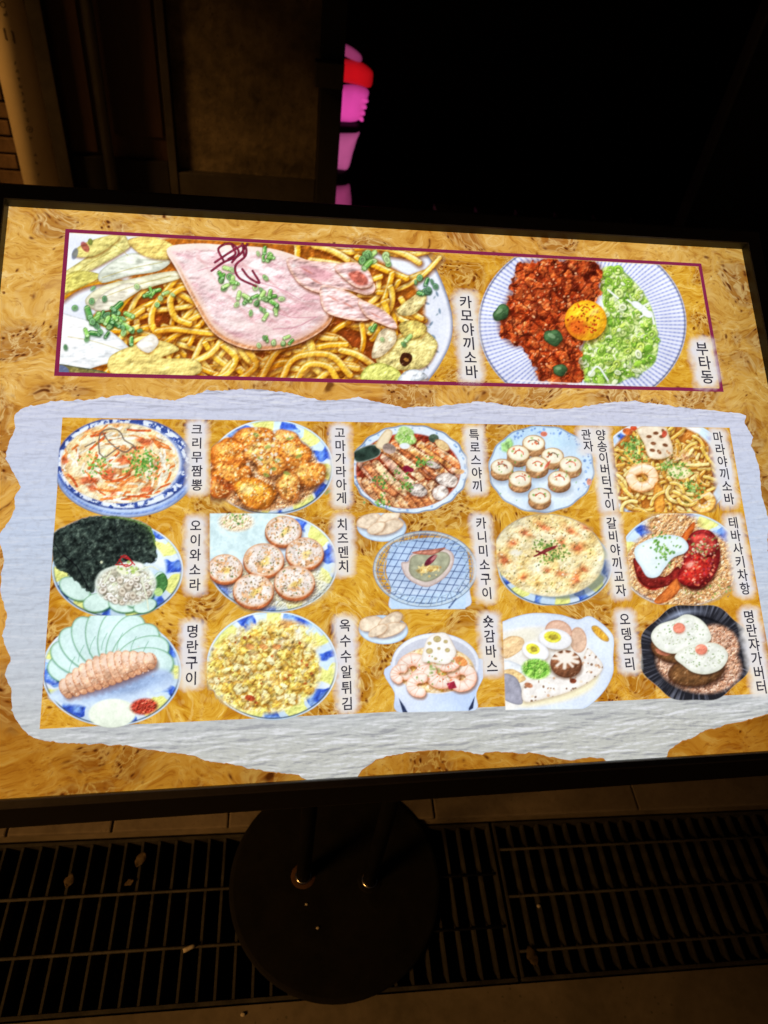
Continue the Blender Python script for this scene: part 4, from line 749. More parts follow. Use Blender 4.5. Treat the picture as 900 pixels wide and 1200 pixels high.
def pic_gambas():
    p = Pic('dish_picture', 'printed picture of shrimp and lotus root in a white pot beside bread', (412, 710, 566, 838), [(418, 714), (566, 714), (566, 832.5), (418, 836)], 31)
    small_plate(p, 449, 734)
    p.poly([(456, 780), (564, 772), (558, 812), (552, 834), (470, 836), (462, 812)], (186, 204, 240), tex=.03); 
    m, D = p.mpoly([(457, 776), (562, 776), (557, 812), (550, 836), (472, 836), (463, 812)], 1.5); p.full(m, mixc((204, 216, 244), (160, 186, 234), np.clip((p.X - 470) / 90, 0, 1) * .8))
    p.poly([(467, 818), (474, 828), (478, 836), (472, 836)], (40, 50, 80), sm=False); p.poly([(556, 816), (549, 830), (549, 833), (554, 830)], (40, 50, 80), sm=False)
    p.ell(510, 778, 51.5, 36, 0, (222, 228, 244), ed=(170, 186, 220), ew=.06); p.ell(510, 779, 47.5, 32, 0, (186, 190, 206)); b = p.mell(510, 785, 45, 27, 0, 2); p.full(b, (214, 170, 110)); p.M = b
    p.crumbs(b, 12, [(236, 210, 180), (226, 186, 120), (240, 222, 200), (214, 140, 80), (226, 190, 90)], 4, gap=(150, 90, 40), gk=.6, warp=6); p.M = None
    for q in ((484, 783, 12, 2.4, 7.4, 15), (518, 788, 14, .3, 3.2, 15), (540, 794, 12, -2.5, 2.4, 13), (492, 803, 10, 1.5, 5, 12), (524, 772, 12, .2, 2.4, 10), (470, 790, 8, 2, 5, 10)): shrimp(p, *q, c=(240, 220, 206), e=(222, 140, 110))
    P_ = [(494, 774), (499, 752), (508, 743), (522, 742), (530, 754), (534, 766), (524, 778), (506, 776)]; p.poly([(x + 1, y + 2) for x, y in P_], (130, 90, 70), soft=3, k=.6); p.poly(P_, (240, 234, 228), ed=(206, 190, 170))
    for x, y, rr in ((512, 749, 4.6), (503, 763, 4), (522, 752, 2.6), (514, 760, 2), (524, 762, 3), (503, 754, 2.4), (510, 772, 2)): p.ell(x, y, rr, rr * .85, 0, (176, 160, 110), ed=(140, 110, 80))
    p.poly([(523, 801), (532, 798), (535, 806), (526, 808)], (150, 40, 60), sm=False); p.ell(540, 775, 8, 5, .5, (226, 140, 80)); p.specks(40, inell(510, 785, 34, 18), (.6, 1.4), ((120, 150, 80), (226, 110, 70), (150, 170, 90))); p.specks(14, lambda r: (r.gauss(509, 4), r.gauss(783, 3)), (1, 2), ((130, 150, 90), (170, 180, 120)))
    return p.done()

def pic_oden():
    p = Pic('dish_picture', 'printed picture of halved eggs, mushroom and fish cake in a white pan', (582, 710, 724, 838), [(588, 714), (724, 714), (724, 830), (592, 832)], 33)
    p.poly([(576, 740), (590, 728), (620, 719), (654, 720), (676, 726), (690, 722), (704, 730), (716, 742), (719, 752), (718, 770), (718, 788), (710, 806), (696, 822), (680, 832), (640, 842), (580, 842)], (206, 220, 244), tex=.03, ed=(176, 194, 226), ew=2.5); p.poly([(693, 734), (700, 734), (712, 746), (712, 752), (704, 750), (694, 740)], (206, 150, 50), ed=(150, 130, 110), ew=1.6)
    p.poly([(576, 750), (600, 738), (640, 734), (672, 742), (690, 760), (700, 786), (690, 806), (660, 820), (610, 830), (576, 832)], (228, 226, 220), soft=5, tex=.06); p.poly([(620, 812), (664, 800), (700, 790), (692, 808), (660, 822), (612, 828)], (236, 224, 176), soft=6, k=.8); p.ell(612, 746, 20, 9, -.2, (226, 220, 196), soft=6, k=.8)
    for P_, c in (([(580, 760), (596, 746), (612, 748), (612, 760), (592, 772)], (232, 190, 140)), ([(582, 778), (596, 774), (616, 784), (606, 790), (586, 786)], (222, 230, 240)), ([(582, 790), (600, 784), (616, 796), (596, 802)], (232, 190, 130)), ([(588, 790), (606, 796), (612, 824), (594, 822), (584, 810)], (150, 150, 166))): p.poly(P_, c, ed=tuple(v * .75 for v in c), tex=.15)
    p.ell(677, 750, 10, 15, -.1, (216, 176, 150), ed=(176, 130, 104), tex=.12); p.ell(654, 740, 16, 13, .3, (222, 176, 152), ed=(170, 120, 96))
    for x, y, rx, ry, a in ((650, 749, 19.5, 12, .15), (627, 763, 16, 11, .35)): p.ell(x + 1, y + 3, rx, ry, a, (130, 110, 90), k=.6, soft=4); p.ell(x, y, rx, ry, a, (244, 246, 250), ed=(206, 206, 214), sh=.05); p.ell(x - 3, y - 2.5, rx * .52, ry * .56, a, (232, 222, 70), ed=(206, 196, 60)); p.ell(x - 2, y - 2, rx * .3, ry * .26, a, (150, 130, 50), k=.8, wob=.2)
    P_ = [(613, 802), (630, 794), (650, 793), (668, 786), (682, 772), (688, 760), (698, 768), (706, 782), (694, 796), (668, 810), (640, 818), (614, 822)]; p.poly([(x, y + 2) for x, y in P_], (150, 130, 110), soft=4, k=.6); p.poly(P_, (234, 228, 222), ed=(206, 190, 170), tex=.12)
    m, D = p.mpoly(smooth_closed(P_), 1); p.M = m; p.specks(130, lambda r: (r.uniform(612, 706), r.uniform(760, 822)), (.6, 1.9), ((150, 100, 70), (110, 80, 60), (196, 150, 116), (90, 60, 40), (222, 200, 170)), k=.8); p.ell(671, 798, 4, 3, 0, (120, 60, 40)); p.ell(619, 803, 5, 3, .3, (170, 110, 80)); p.M = None
    p.crumbs(p.mell(628, 784, 17, 12, .1, 3), 6.5, [(120, 180, 66), (150, 200, 90), (90, 150, 50), (176, 214, 110)], 8, gap=(50, 100, 30), gk=.6, warp=3)
    p.ell(663, 782, 19, 14, .1, (70, 40, 24), k=.7, soft=4); p.ell(663, 778, 18.5, 16, .1, (130, 84, 58), ed=(80, 46, 30), sh=.3, tex=.2)
    for k in range(9): a = 3.3 + k * .66; p.tube([(662, 772), (662 + 15 * math.cos(a), 773 + 9.5 * math.sin(a))], 4.2 if k % 2 else 3, (236, 222, 206), sm=False, soft=2)
    p.ell(662, 771, 9, 6, 0, (238, 226, 212), soft=2)
    return p.done()

def pic_potato_butter():
    p = Pic('dish_picture', 'printed picture of potatoes topped with creamy roe in a black pan', (742, 704, 882, 826), [(746, 708), (882, 708), (882, 822), (752, 823)], 35)
    th = np.arctan2((p.Y - 765) / 56, (p.X - 814) / 65); d = np.hypot((p.X - 814) / 65, (p.Y - 765) / 57)
    oct_ = d * (1 + .03 * np.cos(th * 8)) ; m = np.clip((1 - oct_) * 57 + .5, 0, 1); st = fbm(th * 40, d * 3, 1.5, 5, 3)
    c = mixc((34, 34, 40), (90, 92, 104), np.clip((st - .45) * 3, 0, 1) * np.clip((d - .6) * 3, 0, 1)); hi = np.clip(1 - np.abs(th + 1.9) / .7, 0, 1) * np.clip(1 - np.abs(d - .85) / .1, 0, 1); c = mixc(c, (176, 190, 220), hi * .75)
    c = mixc(c, (16, 16, 20), np.clip(1 - np.abs(d - .74) / .04, 0, 1) * .8); p.full(m, c)
    p.crumbs(np.maximum(p.mell(818, 778, 50, 34, .2, 5), p.mell(840, 755, 26, 22, .5, 5)), 4.2, [(206, 160, 130), (186, 130, 100), (226, 190, 166), (160, 106, 80)], 6, gap=(90, 50, 36), gk=.6)
    for x, y, rx, ry, a in ((790, 756, 28, 18, .15), (815, 784, 33, 17, -.12)):
        p.ell(x + 1, y + 5, rx * 1.05, ry * 1.05, a, (40, 22, 16), k=.75, soft=4); p.ell(x, y + 3, rx, ry, a, (110, 76, 46), ed=(60, 34, 22), sh=.3, tex=.3)
    p.ell(776, 764, 9, 4, .3, (190, 110, 86), k=.8)
    for P_ in ([(763, 742), (772, 732), (790, 726), (804, 720), (820, 726), (830, 738), (832, 750), (820, 756), (806, 760), (790, 766), (774, 762), (764, 752)], [(790, 770), (800, 760), (818, 754), (838, 754), (850, 762), (852, 772), (844, 784), (828, 790), (812, 788), (800, 780)]):
        p.poly([(x + .5, y + 2) for x, y in P_], (60, 40, 30), soft=3, k=.6); p.poly(P_, (228, 232, 220), ed=(196, 200, 180), ew=3.5, tex=.14)
    p.specks(120, inell(796, 742, 28, 15), (.5, 1.3), ((110, 140, 90), (150, 160, 120), (250, 250, 246), (180, 190, 160)), k=.8); p.specks(120, inell(822, 770, 26, 13), (.5, 1.3), ((110, 140, 90), (150, 160, 120), (250, 250, 246), (180, 190, 160)), k=.8)
    for x, y in ((795, 736), (821, 761)): p.ell(x + .5, y + 1.5, 7.2, 6.2, 0, (170, 110, 90), k=.6, soft=2); p.ell(x, y, 7, 6, 0, (226, 128, 106), ed=(206, 104, 84), sh=.1)
    return p.done()
PICS = [pic_duck_noodles, pic_mince_bowl, pic_cream_jjamppong, pic_fried_chicken, pic_pork_cutlet, pic_mushrooms, pic_mala_soba, pic_seaweed_whelk, pic_cheese_menchi, pic_crab_grill, pic_gyoza, pic_chahan, pic_pollock_roe, pic_corn, pic_gambas, pic_oden, pic_potato_butter]
# ---------------------------------------------------------------- drain grates
def make_grate(x0, x1, rods, label, seed):
    root = tag(empty('drain_grate', gp((x0 + x1) / 2, GW / 2, 0)), label, 'grate', 'steel grates over the drain channel')
    r = random.Random(seed)
    def part(name, a, b, c, d, e, f, mesh=None, bev=.0006):
        bm = bmesh.new(); box(bm, a, b, c, d, e, f, G, bev); return from_bm(name, bm, M['steel'], root)
    part('edge_bar', x0, x1, .004, .010, -.034, .001); part('edge_bar', x0, x1, GW - .010, GW - .004, -.034, .001)
    part('end_bar', x0, x0 + .005, .0105, GW - .0105, -.034, .001); part('end_bar', x1 - .005, x1, .0105, GW - .0105, -.034, .001)
    n = int((x1 - x0 - .01) / .0325); st = (x1 - x0 - .005) / (n + 1)
    bm = bmesh.new(); box(bm, -.0024, .0024, .0105, GW - .0105, -.032, 0, None, .0005); bmesh.ops.recalc_face_normals(bm, faces=bm.faces)
    me = bpy.data.meshes.new('grate_bar'); bm.to_mesh(me); bm.free(); me.materials.append(M['steel'])
    for k in range(1, n + 1):
        o = bpy.data.objects.new('grate_bar', me); col.objects.link(o)
        o.matrix_basis = G @ Matrix.Translation((x0 + .0025 + k * st + r.uniform(-.0008, .0008), 0, r.uniform(-.0006, .0))) @ Matrix.Rotation(r.uniform(-.003, .003), 4, 'Z')
        o.parent = root; o.matrix_parent_inverse = root.matrix_basis.inverted()
    for y in rods:
        bm = bmesh.new(); lathe(bm, [(.0028, x0 + .0055), (.0028, x1 - .0055)], 0, 0, 8, True, G @ Matrix.Translation((0, y, .0008)) @ Matrix.Rotation(math.pi / 2, 4, 'Y'))
        from_bm('cross_rod', bm, M['steel'], root, True)
    return root
make_grate(-.545, .455, (.096, .192), 'steel drain grate left of the seam, under the round base', 1)
make_grate(.463, 1.46, (.052, .148, .238), 'dim steel drain grate at the right, beyond the seam', 2)
make_grate(-1.553, -.553, (.07, .165), 'steel drain grate cut off by the left picture edge', 3)

# ---------------------------------------------------------------- the menu board: stand, frame, lit print
P0 = Vector((-0.28595, 0.84812, 1.14808)); EX = Vector((.99998, 0, .0055)).normalized(); EY = Vector((.00284, -.85683, -.51559)).normalized(); EN = Vector((-.0047, -.5156, .8568)).normalized()
PW = .90; PH = .6915                      # print width in metres, height as a share of the width
def pp(u, v, z=0.0): return P0 + EX * (u * PW) + EY * (v * PW) + EN * z
HM = np.array([[1.06546005e-03, 1.07793677e-04, -3.71216821e-02], [-7.74519260e-05, 1.32381226e-03, -3.19439513e-01], [-2.10133178e-04, 3.52856907e-04, 1.0]])
def sheet_uv(x, y):                       # measured drawing of the menu -> position on the sheet, as shares of its width
    x = np.asarray(x, float); y = np.asarray(y, float); w = HM[2, 0] * x + HM[2, 1] * y + 1
    return (HM[0, 0] * x + HM[0, 1] * y + HM[0, 2]) / w, (HM[1, 0] * x + HM[1, 1] * y + HM[1, 2]) / w
NP0, NEX, NEY, NEN = (np.array(v) for v in (P0, EX, EY, EN))
def sheet_xyz(x, y, z=0.0):
    u, v = sheet_uv(x, y); return NP0 + (u * PW)[..., None] * NEX + (v * PW)[..., None] * NEY + z * NEN

board = tag(empty('menu_board', (.131, .493, 0)), 'large lit food menu board tilted on a two pole stand with round base', 'menu board')
bm = bmesh.new(); lathe(bm, [(.196, .002), (.205, .004), (.206, .010), (.203, .0135), (.198, .015), (.02, .0155)], .131, .493, 72)
base = from_bm('base_plate', bm, M['blackpaint'], board)
for f in base.data.polygons: f.use_smooth = abs(f.normal.z) < .5
for x, y in ((.0666, .5024), (.1952, .4844)):
    bm = bmesh.new(); zt = P0.z + (P0.y - y) / EY.y * EY.z * -1 - .07
    zt = P0.z + ((y - P0.y) / EY.y) * EY.z - .062
    lathe(bm, [(.0135, .0155), (.0135, zt)], x, y, 24)
    pole = from_bm('pole', bm, M['blackpaint'], board, True)
    bm = bmesh.new(); lathe(bm, [(.0148, .0156), (.0158, .0165), (.0158, .0190), (.0142, .0205), (.0137, .0206)], x, y, 28, False); from_bm('collar', bm, M['chrome'], pole, True)
    bm = bmesh.new(); lathe(bm, [(.024, .0157), (.0235, .0162), (.0163, .0163)], x, y, 24, False); from_bm('flange', bm, M['rust'] if x < .1 else M['blackpaint'], pole, True)
def panel_box(name, u0, u1, v0, v1, z0, z1, mat, bev=.002):
    mt = Matrix((EX, -EY, EN)).transposed().to_4x4(); mt.translation = P0
    bm = bmesh.new(); box(bm, u0 * PW, u1 * PW, -v1 * PW, -v0 * PW, z0, z1, mt, bev); return from_bm(name, bm, mat, board)
panel_box('housing', -.012, 1.012, -.012, PH + .012, -.052, -.004, M['blackpaint'], .006)
panel_box('mounting_bracket', .36, .62, .30, .50, -.075, -.0525, M['blackpaint'], .003)
def rail(a, b, da, db, fw):
    # profile: (outward, height) from the inner lip over the face and down the outer bevel
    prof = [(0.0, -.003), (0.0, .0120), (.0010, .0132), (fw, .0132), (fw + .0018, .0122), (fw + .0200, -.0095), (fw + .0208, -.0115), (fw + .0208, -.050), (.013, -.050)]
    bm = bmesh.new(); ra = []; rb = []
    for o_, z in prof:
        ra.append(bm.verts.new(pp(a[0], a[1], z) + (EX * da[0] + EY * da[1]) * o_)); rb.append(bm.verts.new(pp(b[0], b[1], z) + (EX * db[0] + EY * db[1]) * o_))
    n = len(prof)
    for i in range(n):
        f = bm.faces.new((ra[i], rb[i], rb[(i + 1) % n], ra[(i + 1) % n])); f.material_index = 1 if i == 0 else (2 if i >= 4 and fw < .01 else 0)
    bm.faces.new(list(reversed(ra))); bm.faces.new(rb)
    o = from_bm('frame_rail', bm, M['framepaint'], board); o.data.materials.append(M['lipshade']); o.data.materials.append(M['bevelshade']); return o
FT, FB = .0175, .0060                    # the face is wider at the top and sides than at the foot
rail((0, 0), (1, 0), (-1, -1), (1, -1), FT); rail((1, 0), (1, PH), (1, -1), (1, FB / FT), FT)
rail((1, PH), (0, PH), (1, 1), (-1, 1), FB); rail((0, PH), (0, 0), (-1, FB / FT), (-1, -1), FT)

# ---- print materials: the sheet is lit from behind, so its inks emit
def burl_material(name, cols, eye, scale, cluster, wash, foot=None):
    t = NT(name); v = t.coord('UV')
    w1 = t.noise(v, 4.5 * scale, 2, .5); w2 = t.noise(v, 17 * scale, 2, .5)
    add = t.n('VectorMath', _operation='MULTIPLY_ADD'); sub = t.n('VectorMath', _operation='SUBTRACT'); t.l(w1.outputs['Color'], sub.inputs[0]); sub.inputs[1].default_value = (.5, .5, .5)
    t.l(sub.outputs[0], add.inputs[0]); add.inputs[1].default_value = (.22 / scale,) * 3; t.l(v, add.inputs[2])
    sub2 = t.n('VectorMath', _operation='SUBTRACT'); t.l(w2.outputs['Color'], sub2.inputs[0]); sub2.inputs[1].default_value = (.5, .5, .5)
    add2 = t.n('VectorMath', _operation='MULTIPLY_ADD'); t.l(sub2.outputs[0], add2.inputs[0]); add2.inputs[1].default_value = (.045 / scale,) * 3; t.l(add.outputs[0], add2.inputs[2])
    vv = add2.outputs[0]
    mp = t.n('Mapping'); mp.inputs['Scale'].default_value = (1, 2.2, 1); t.l(vv, mp.inputs[0])
    grain = t.noise(mp.outputs[0], 22 * scale, 6, .66, 1.0)
    c = t.ramp(grain.outputs[0], [(.30, C4(cols[0])), (.45, C4(cols[1])), (.57, C4(cols[2])), (.72, C4(cols[3]))])
    # knots: round clusters of small dark eyes with figure lines winding round them
    kn = t.n('TexVoronoi'); kn.inputs['Scale'].default_value = cluster; t.l(add.outputs[0], kn.inputs['Vector']); sk = t.n('SeparateColor'); t.l(kn.outputs['Color'], sk.inputs[0])
    dk = kn.outputs['Distance']; wob = t.noise(vv, 24 * scale, 3, .6); dkw = t.math('ADD', dk, t.math('MULTIPLY_ADD', wob.outputs[0], .5, -.25))
    cm = t.math('MULTIPLY', t.ramp(dkw, [(.38, (1, 1, 1)), (.56, (0, 0, 0))]), t.math('GREATER_THAN', sk.outputs[0], .15))
    near = t.ramp(dkw, [(.35, (1, 1, 1)), (.80, (0, 0, 0))])
    rings = t.math('SINE', t.math('ADD', t.math('MULTIPLY', dk, 34.0), t.math('MULTIPLY', wob.outputs[0], 11.0))); rings = t.math('MULTIPLY', t.ramp(rings, [(.35, (0, 0, 0)), (.95, (1, 1, 1))]), near)
    c = t.mix(t.math('MULTIPLY', rings, .42), c, C4(cols[3])); c = t.mix(t.math('MULTIPLY', cm, .62), c, C4(eye[0]))
    rg = t.noise(vv, 34 * scale, 3, .55, .6); ridge = t.math('ABSOLUTE', t.math('MULTIPLY_ADD', rg.outputs[0], 2.0, -1.0))
    fil = t.ramp(ridge, [(.0, (1, 1, 1)), (.12, (0, 0, 0))]); c = t.mix(t.math('MULTIPLY', t.math('MULTIPLY', fil, t.math('MULTIPLY_ADD', cm, .75, .06)), .75), c, C4(cols[3]))
    vo = t.n('TexVoronoi'); vo.inputs['Scale'].default_value = 84 * scale; vo.inputs['Randomness'].default_value = 1.0; t.l(vv, vo.inputs['Vector'])
    sepc = t.n('SeparateColor'); t.l(vo.outputs['Color'], sepc.inputs[0]); d = t.math('ADD', vo.outputs['Distance'], t.math('MULTIPLY', sepc.outputs[1], .16)); pick = t.math('GREATER_THAN', sepc.outputs[0], .30)
    stray = t.math('MULTIPLY_ADD', t.math('GREATER_THAN', sepc.outputs[2], .93), .8, cm, clamp=True)
    halo = t.math('MULTIPLY', t.math('MULTIPLY', t.ramp(d, [(.26, (1, 1, 1)), (.60, (0, 0, 0))]), stray), pick); c = t.mix(t.math('MULTIPLY', halo, .8), c, C4(eye[0]))
    em = t.math('MULTIPLY', t.math('MULTIPLY', t.ramp(d, [(.20, (1, 1, 1)), (.40, (0, 0, 0))]), stray), pick); c = t.mix(t.math('MULTIPLY', em, .95), c, C4(eye[1]))
    # flecks along the grain
    fl = t.noise(mp.outputs[0], 80 * scale, 3, .6); c = t.mix(t.math('MULTIPLY', t.ramp(fl.outputs[0], [(.58, (0, 0, 0)), (.68, (1, 1, 1))]), .5), c, C4(eye[0]))
    big = t.noise(v, 2.6, 2, .5); c = t.mix(t.math('MULTIPLY', t.ramp(big.outputs[0], [(.40, (0, 0, 0)), (.62, (1, 1, 1))]), wash[1]), c, C4(wash[0]), 'MULTIPLY')
    if foot:      # panel falloff towards the foot and right edge, painted into the print colour
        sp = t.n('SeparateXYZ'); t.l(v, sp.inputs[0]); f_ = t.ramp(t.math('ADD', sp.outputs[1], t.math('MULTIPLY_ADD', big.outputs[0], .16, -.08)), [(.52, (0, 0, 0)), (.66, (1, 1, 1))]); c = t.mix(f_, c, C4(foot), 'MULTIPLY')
        r_ = t.ramp(t.math('ADD', sp.outputs[0], t.math('MULTIPLY_ADD', big.outputs[0], .2, -.1)), [(.84, (0, 0, 0)), (1.0, (1, 1, 1))]); c = t.mix(r_, c, C4((214, 214, 206)), 'MULTIPLY')  # dimmer right side of the panel, painted in the same way
    t.l(c, t.b.inputs['Emission Color']); t.b.inputs['Emission Strength'].default_value = 1.0
    t.b.inputs['Base Color'].default_value = (.02, .015, .01, 1); t.b.inputs['Roughness'].default_value = .16; t.b.inputs['Specular IOR Level'].default_value = .35
    return t.m
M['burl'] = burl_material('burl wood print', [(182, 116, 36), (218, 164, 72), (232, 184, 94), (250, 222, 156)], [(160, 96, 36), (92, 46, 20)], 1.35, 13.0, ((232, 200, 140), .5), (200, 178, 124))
M['burl_inset'] = burl_material('amber burl print', [(184, 114, 14), (216, 158, 42), (232, 182, 66), (252, 222, 136)], [(166, 98, 20), (114, 58, 16)], 1.6, 18.0, ((240, 206, 160), .3))
def paper_material():
    t = NT('torn paper print'); v = t.coord('UV'); mp = t.n('Mapping'); mp.inputs['Scale'].default_value = (1, 5.5, 1); t.l(v, mp.inputs[0])
    n = t.noise(mp.outputs[0], 15, 7, .62, .25); off = t.n('Mapping'); off.inputs['Location'].default_value = (.003, .011, 0); t.l(mp.outputs[0], off.inputs[0]); nb = t.noise(off.outputs[0], 15, 7, .62, .25); n3 = t.noise(v, 3, 2); n4 = t.noise(v, 150, 3, .6)
    sp = t.n('SeparateXYZ'); t.l(v, sp.inputs[0])
    # cool white at top; rough paper below carries the screen's dimming in its colour
    tone = t.ramp(t.math('ADD', sp.outputs[1], t.math('MULTIPLY_ADD', n3.outputs[0], .10, -.05)), [(.24, C4((210, 212, 232))), (.42, C4((198, 210, 232))), (.58, C4((198, 204, 212))), (.66, C4((198, 199, 192)))])
    lip = t.math('MULTIPLY_ADD', t.math('SUBTRACT', n.outputs[0], nb.outputs[0]), 4.2, .5)      # embossed fibres and folds of the paper that was photographed
    edge = t.ramp(sp.outputs[1], [(.245, (.75, .75, .75)), (.275, (.25, .25, .25)), (.61, (.3, .3, .3)), (.64, (.8, .8, .8))])
    c = t.mix(t.math('MULTIPLY', t.ramp(lip, [(.55, (0, 0, 0)), (.95, (1, 1, 1))]), edge), tone, C4((236, 237, 242)))
    c = t.mix(t.math('MULTIPLY', t.math('MULTIPLY', t.ramp(lip, [(.05, (1, 1, 1)), (.42, (0, 0, 0))]), edge), .8), c, C4((136, 136, 146)))
    c = t.mix(t.math('MULTIPLY', t.ramp(n4.outputs[0], [(.50, (0, 0, 0)), (.66, (1, 1, 1))]), .22), c, C4((164, 164, 172)))
    t.l(c, t.b.inputs['Emission Color']); t.b.inputs['Emission Strength'].default_value = 1.0
    t.b.inputs['Base Color'].default_value = (.02, .02, .02, 1); t.b.inputs['Roughness'].default_value = .16; t.b.inputs['Specular IOR Level'].default_value = .35
    return t.m
M['paper'] = paper_material()
def ink_material(name, c):
    t = NT(name); v = t.coord('UV'); n = t.noise(v, 60, 3)
    t.l(t.mix(t.math('MULTIPLY', n.outputs[0], .3), C4(c), C4(tuple(min(255, q * 1.25 + 8) for q in c))), t.b.inputs['Emission Color'])
    t.b.inputs['Emission Strength'].default_value = 1.0; t.b.inputs['Base Color'].default_value = (.01, .01, .01, 1); t.b.inputs['Roughness'].default_value = .2; t.b.inputs['Specular IOR Level'].default_value = .3
    return t.m
M['maroon'] = ink_material('maroon print', (128, 36, 72)); M['letter'] = ink_material('charcoal print', (52, 50, 62))
def picture_material():
    t = NT('picture print'); a = t.n('Attribute', _attribute_name='ink'); em = t.n('Emission'); t.l(a.outputs['Color'], em.inputs[0]); em.inputs[1].default_value = 1.04
    tr = t.n('BsdfTransparent'); mx = t.n('MixShader'); t.l(a.outputs['Alpha'], mx.inputs[0]); t.l(tr.outputs[0], mx.inputs[1]); t.l(em.outputs[0], mx.inputs[2]); t.l(mx.outputs[0], t.out.inputs[0])
    t.t.nodes.remove(t.b); return t.m
M['picture'] = picture_material()
for k_ in ('picture', 'letter', 'maroon'): M[k_].cycles.emission_sampling = 'NONE'     # tiny faces: found by bounce rays, not sampled one by one

def sheet_mesh(name, pts, z, mat, parent):
    """flat printed shape given by its outline in the drawing"""
    pts = np.asarray(pts, float); co = sheet_xyz(pts[:, 0], pts[:, 1], z); u, v = sheet_uv(pts[:, 0], pts[:, 1])
    bm = bmesh.new(); vs_ = [bm.verts.new(c) for c in co]; f = bm.faces.new(vs_); uvl = bm.loops.layers.uv.new('UVMap')
    for i, lp in enumerate(f.loops): lp[uvl].uv = (u[i], v[i])
    f.normal_update()
    if f.normal.dot(EN) < 0: f.normal_flip()
    bmesh.ops.triangulate(bm, faces=bm.faces)
    me = bpy.data.meshes.new(name); bm.to_mesh(me); bm.free(); return link(name, me, mat, parent)
def uv_rect(name, u0, u1, v0, v1, z, mat, parent):
    bm = bmesh.new(); f = bm.faces.new([bm.verts.new(pp(u, v, z)) for u, v in ((u0, v1), (u1, v1), (u1, v0), (u0, v0))]); uvl = bm.loops.layers.uv.new('UVMap')
    for lp, q in zip(f.loops, ((u0, v1), (u1, v1), (u1, v0), (u0, v0))): lp[uvl].uv = q
    me = bpy.data.meshes.new(name); bm.to_mesh(me); bm.free(); return link(name, me, mat, parent)
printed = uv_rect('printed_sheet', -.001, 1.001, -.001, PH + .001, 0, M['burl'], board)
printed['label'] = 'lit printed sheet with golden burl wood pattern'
# torn paper
outline = [(18, 500), (17, 488), (24, 479), (60, 471), (108, 468), (150, 462), (176, 467), (205, 469), (240, 458), (290, 456), (330, 459), (352, 464), (384, 470), (420, 466), (444, 471), (472, 478), (520, 476), (560, 470), (600, 476), (640, 480), (690, 476), (720, 471), (745, 470), (780, 475), (830, 481), (866, 484), (874, 487), (873, 497), (882, 512), (880, 522), (889, 545), (892, 580), (901, 610), (899, 640), (910, 690), (908, 730), (922, 790), (918, 824), (900, 836), (867, 845), (833, 854), (800, 868), (785, 878), (779, 889), (745, 891.5), (712, 893.5), (706, 888), (690, 887), (668, 891), (650, 888), (628, 883), (600, 882), (580, 880), (562, 885), (540, 880), (505, 879), (470, 882), (448, 888), (436, 894), (424, 902), (418, 911.5), (390, 913.2), (362, 914.7), (350, 908), (333, 906), (300, 902), (283, 898), (258, 893), (240, 891), (230, 886), (198, 881), (167, 877), (138, 873), (110, 872), (80, 871), (50, 868), (33, 861), (22, 848), (13, 832), (14, 810), (6, 790), (12, 770), (2, 745), (8, 720), (0, 690), (5, 655), (-2, 630), (10, 612), (18, 597), (17, 584), (25, 571), (17, 557), (7, 538), (12, 517)]
rnd = random.Random(8); pts = []
for i, (x, y) in enumerate(outline):
    x2, y2 = outline[(i + 1) % len(outline)]; L = math.hypot(x2 - x, y2 - y); n = max(1, int(L / 3.2))
    for k in range(n):
        t = k / n; edge = y > 878 and 370 < x < 800
        j = .0 if edge and (y > 889) else 1.1
        qx = x + (x2 - x) * t; qy = y + (y2 - y) * t; w_ = 2.6 * (float(fbm(np.array([qx]), np.array([qy]), 9, 5, 2)[0]) - .5) * (1 if j else 0); pts.append((qx + rnd.uniform(-j, j) * .6 + w_, qy + rnd.uniform(-j, j) * .7 + w_))
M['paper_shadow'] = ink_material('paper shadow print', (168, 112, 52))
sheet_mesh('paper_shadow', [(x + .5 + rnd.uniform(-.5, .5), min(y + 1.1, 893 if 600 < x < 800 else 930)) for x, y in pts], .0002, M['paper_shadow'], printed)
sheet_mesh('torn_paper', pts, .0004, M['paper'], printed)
# picture grid ground
g0 = (.0811, .9298, .2790, .6255)
uv_rect('grid_background', *g0, .0008, M['burl_inset'], printed)
# maroon border
rx0, rx1, ry0, ry1, bw = .0687, .9297, .0287, .2273, .0050
uv_rect('feature_background', rx0 + bw, rx1 - bw, ry0 + bw, ry1 - bw, .0004, M['burl_inset'], printed)
for q in ((rx0, rx1, ry0, ry0 + bw), (rx0, rx1, ry1 - bw, ry1), (rx0, rx0 + bw, ry0 + bw, ry1 - bw), (rx1 - bw, rx1, ry0 + bw, ry1 - bw)): uv_rect('border_line', *q, .0016, M['maroon'], printed)

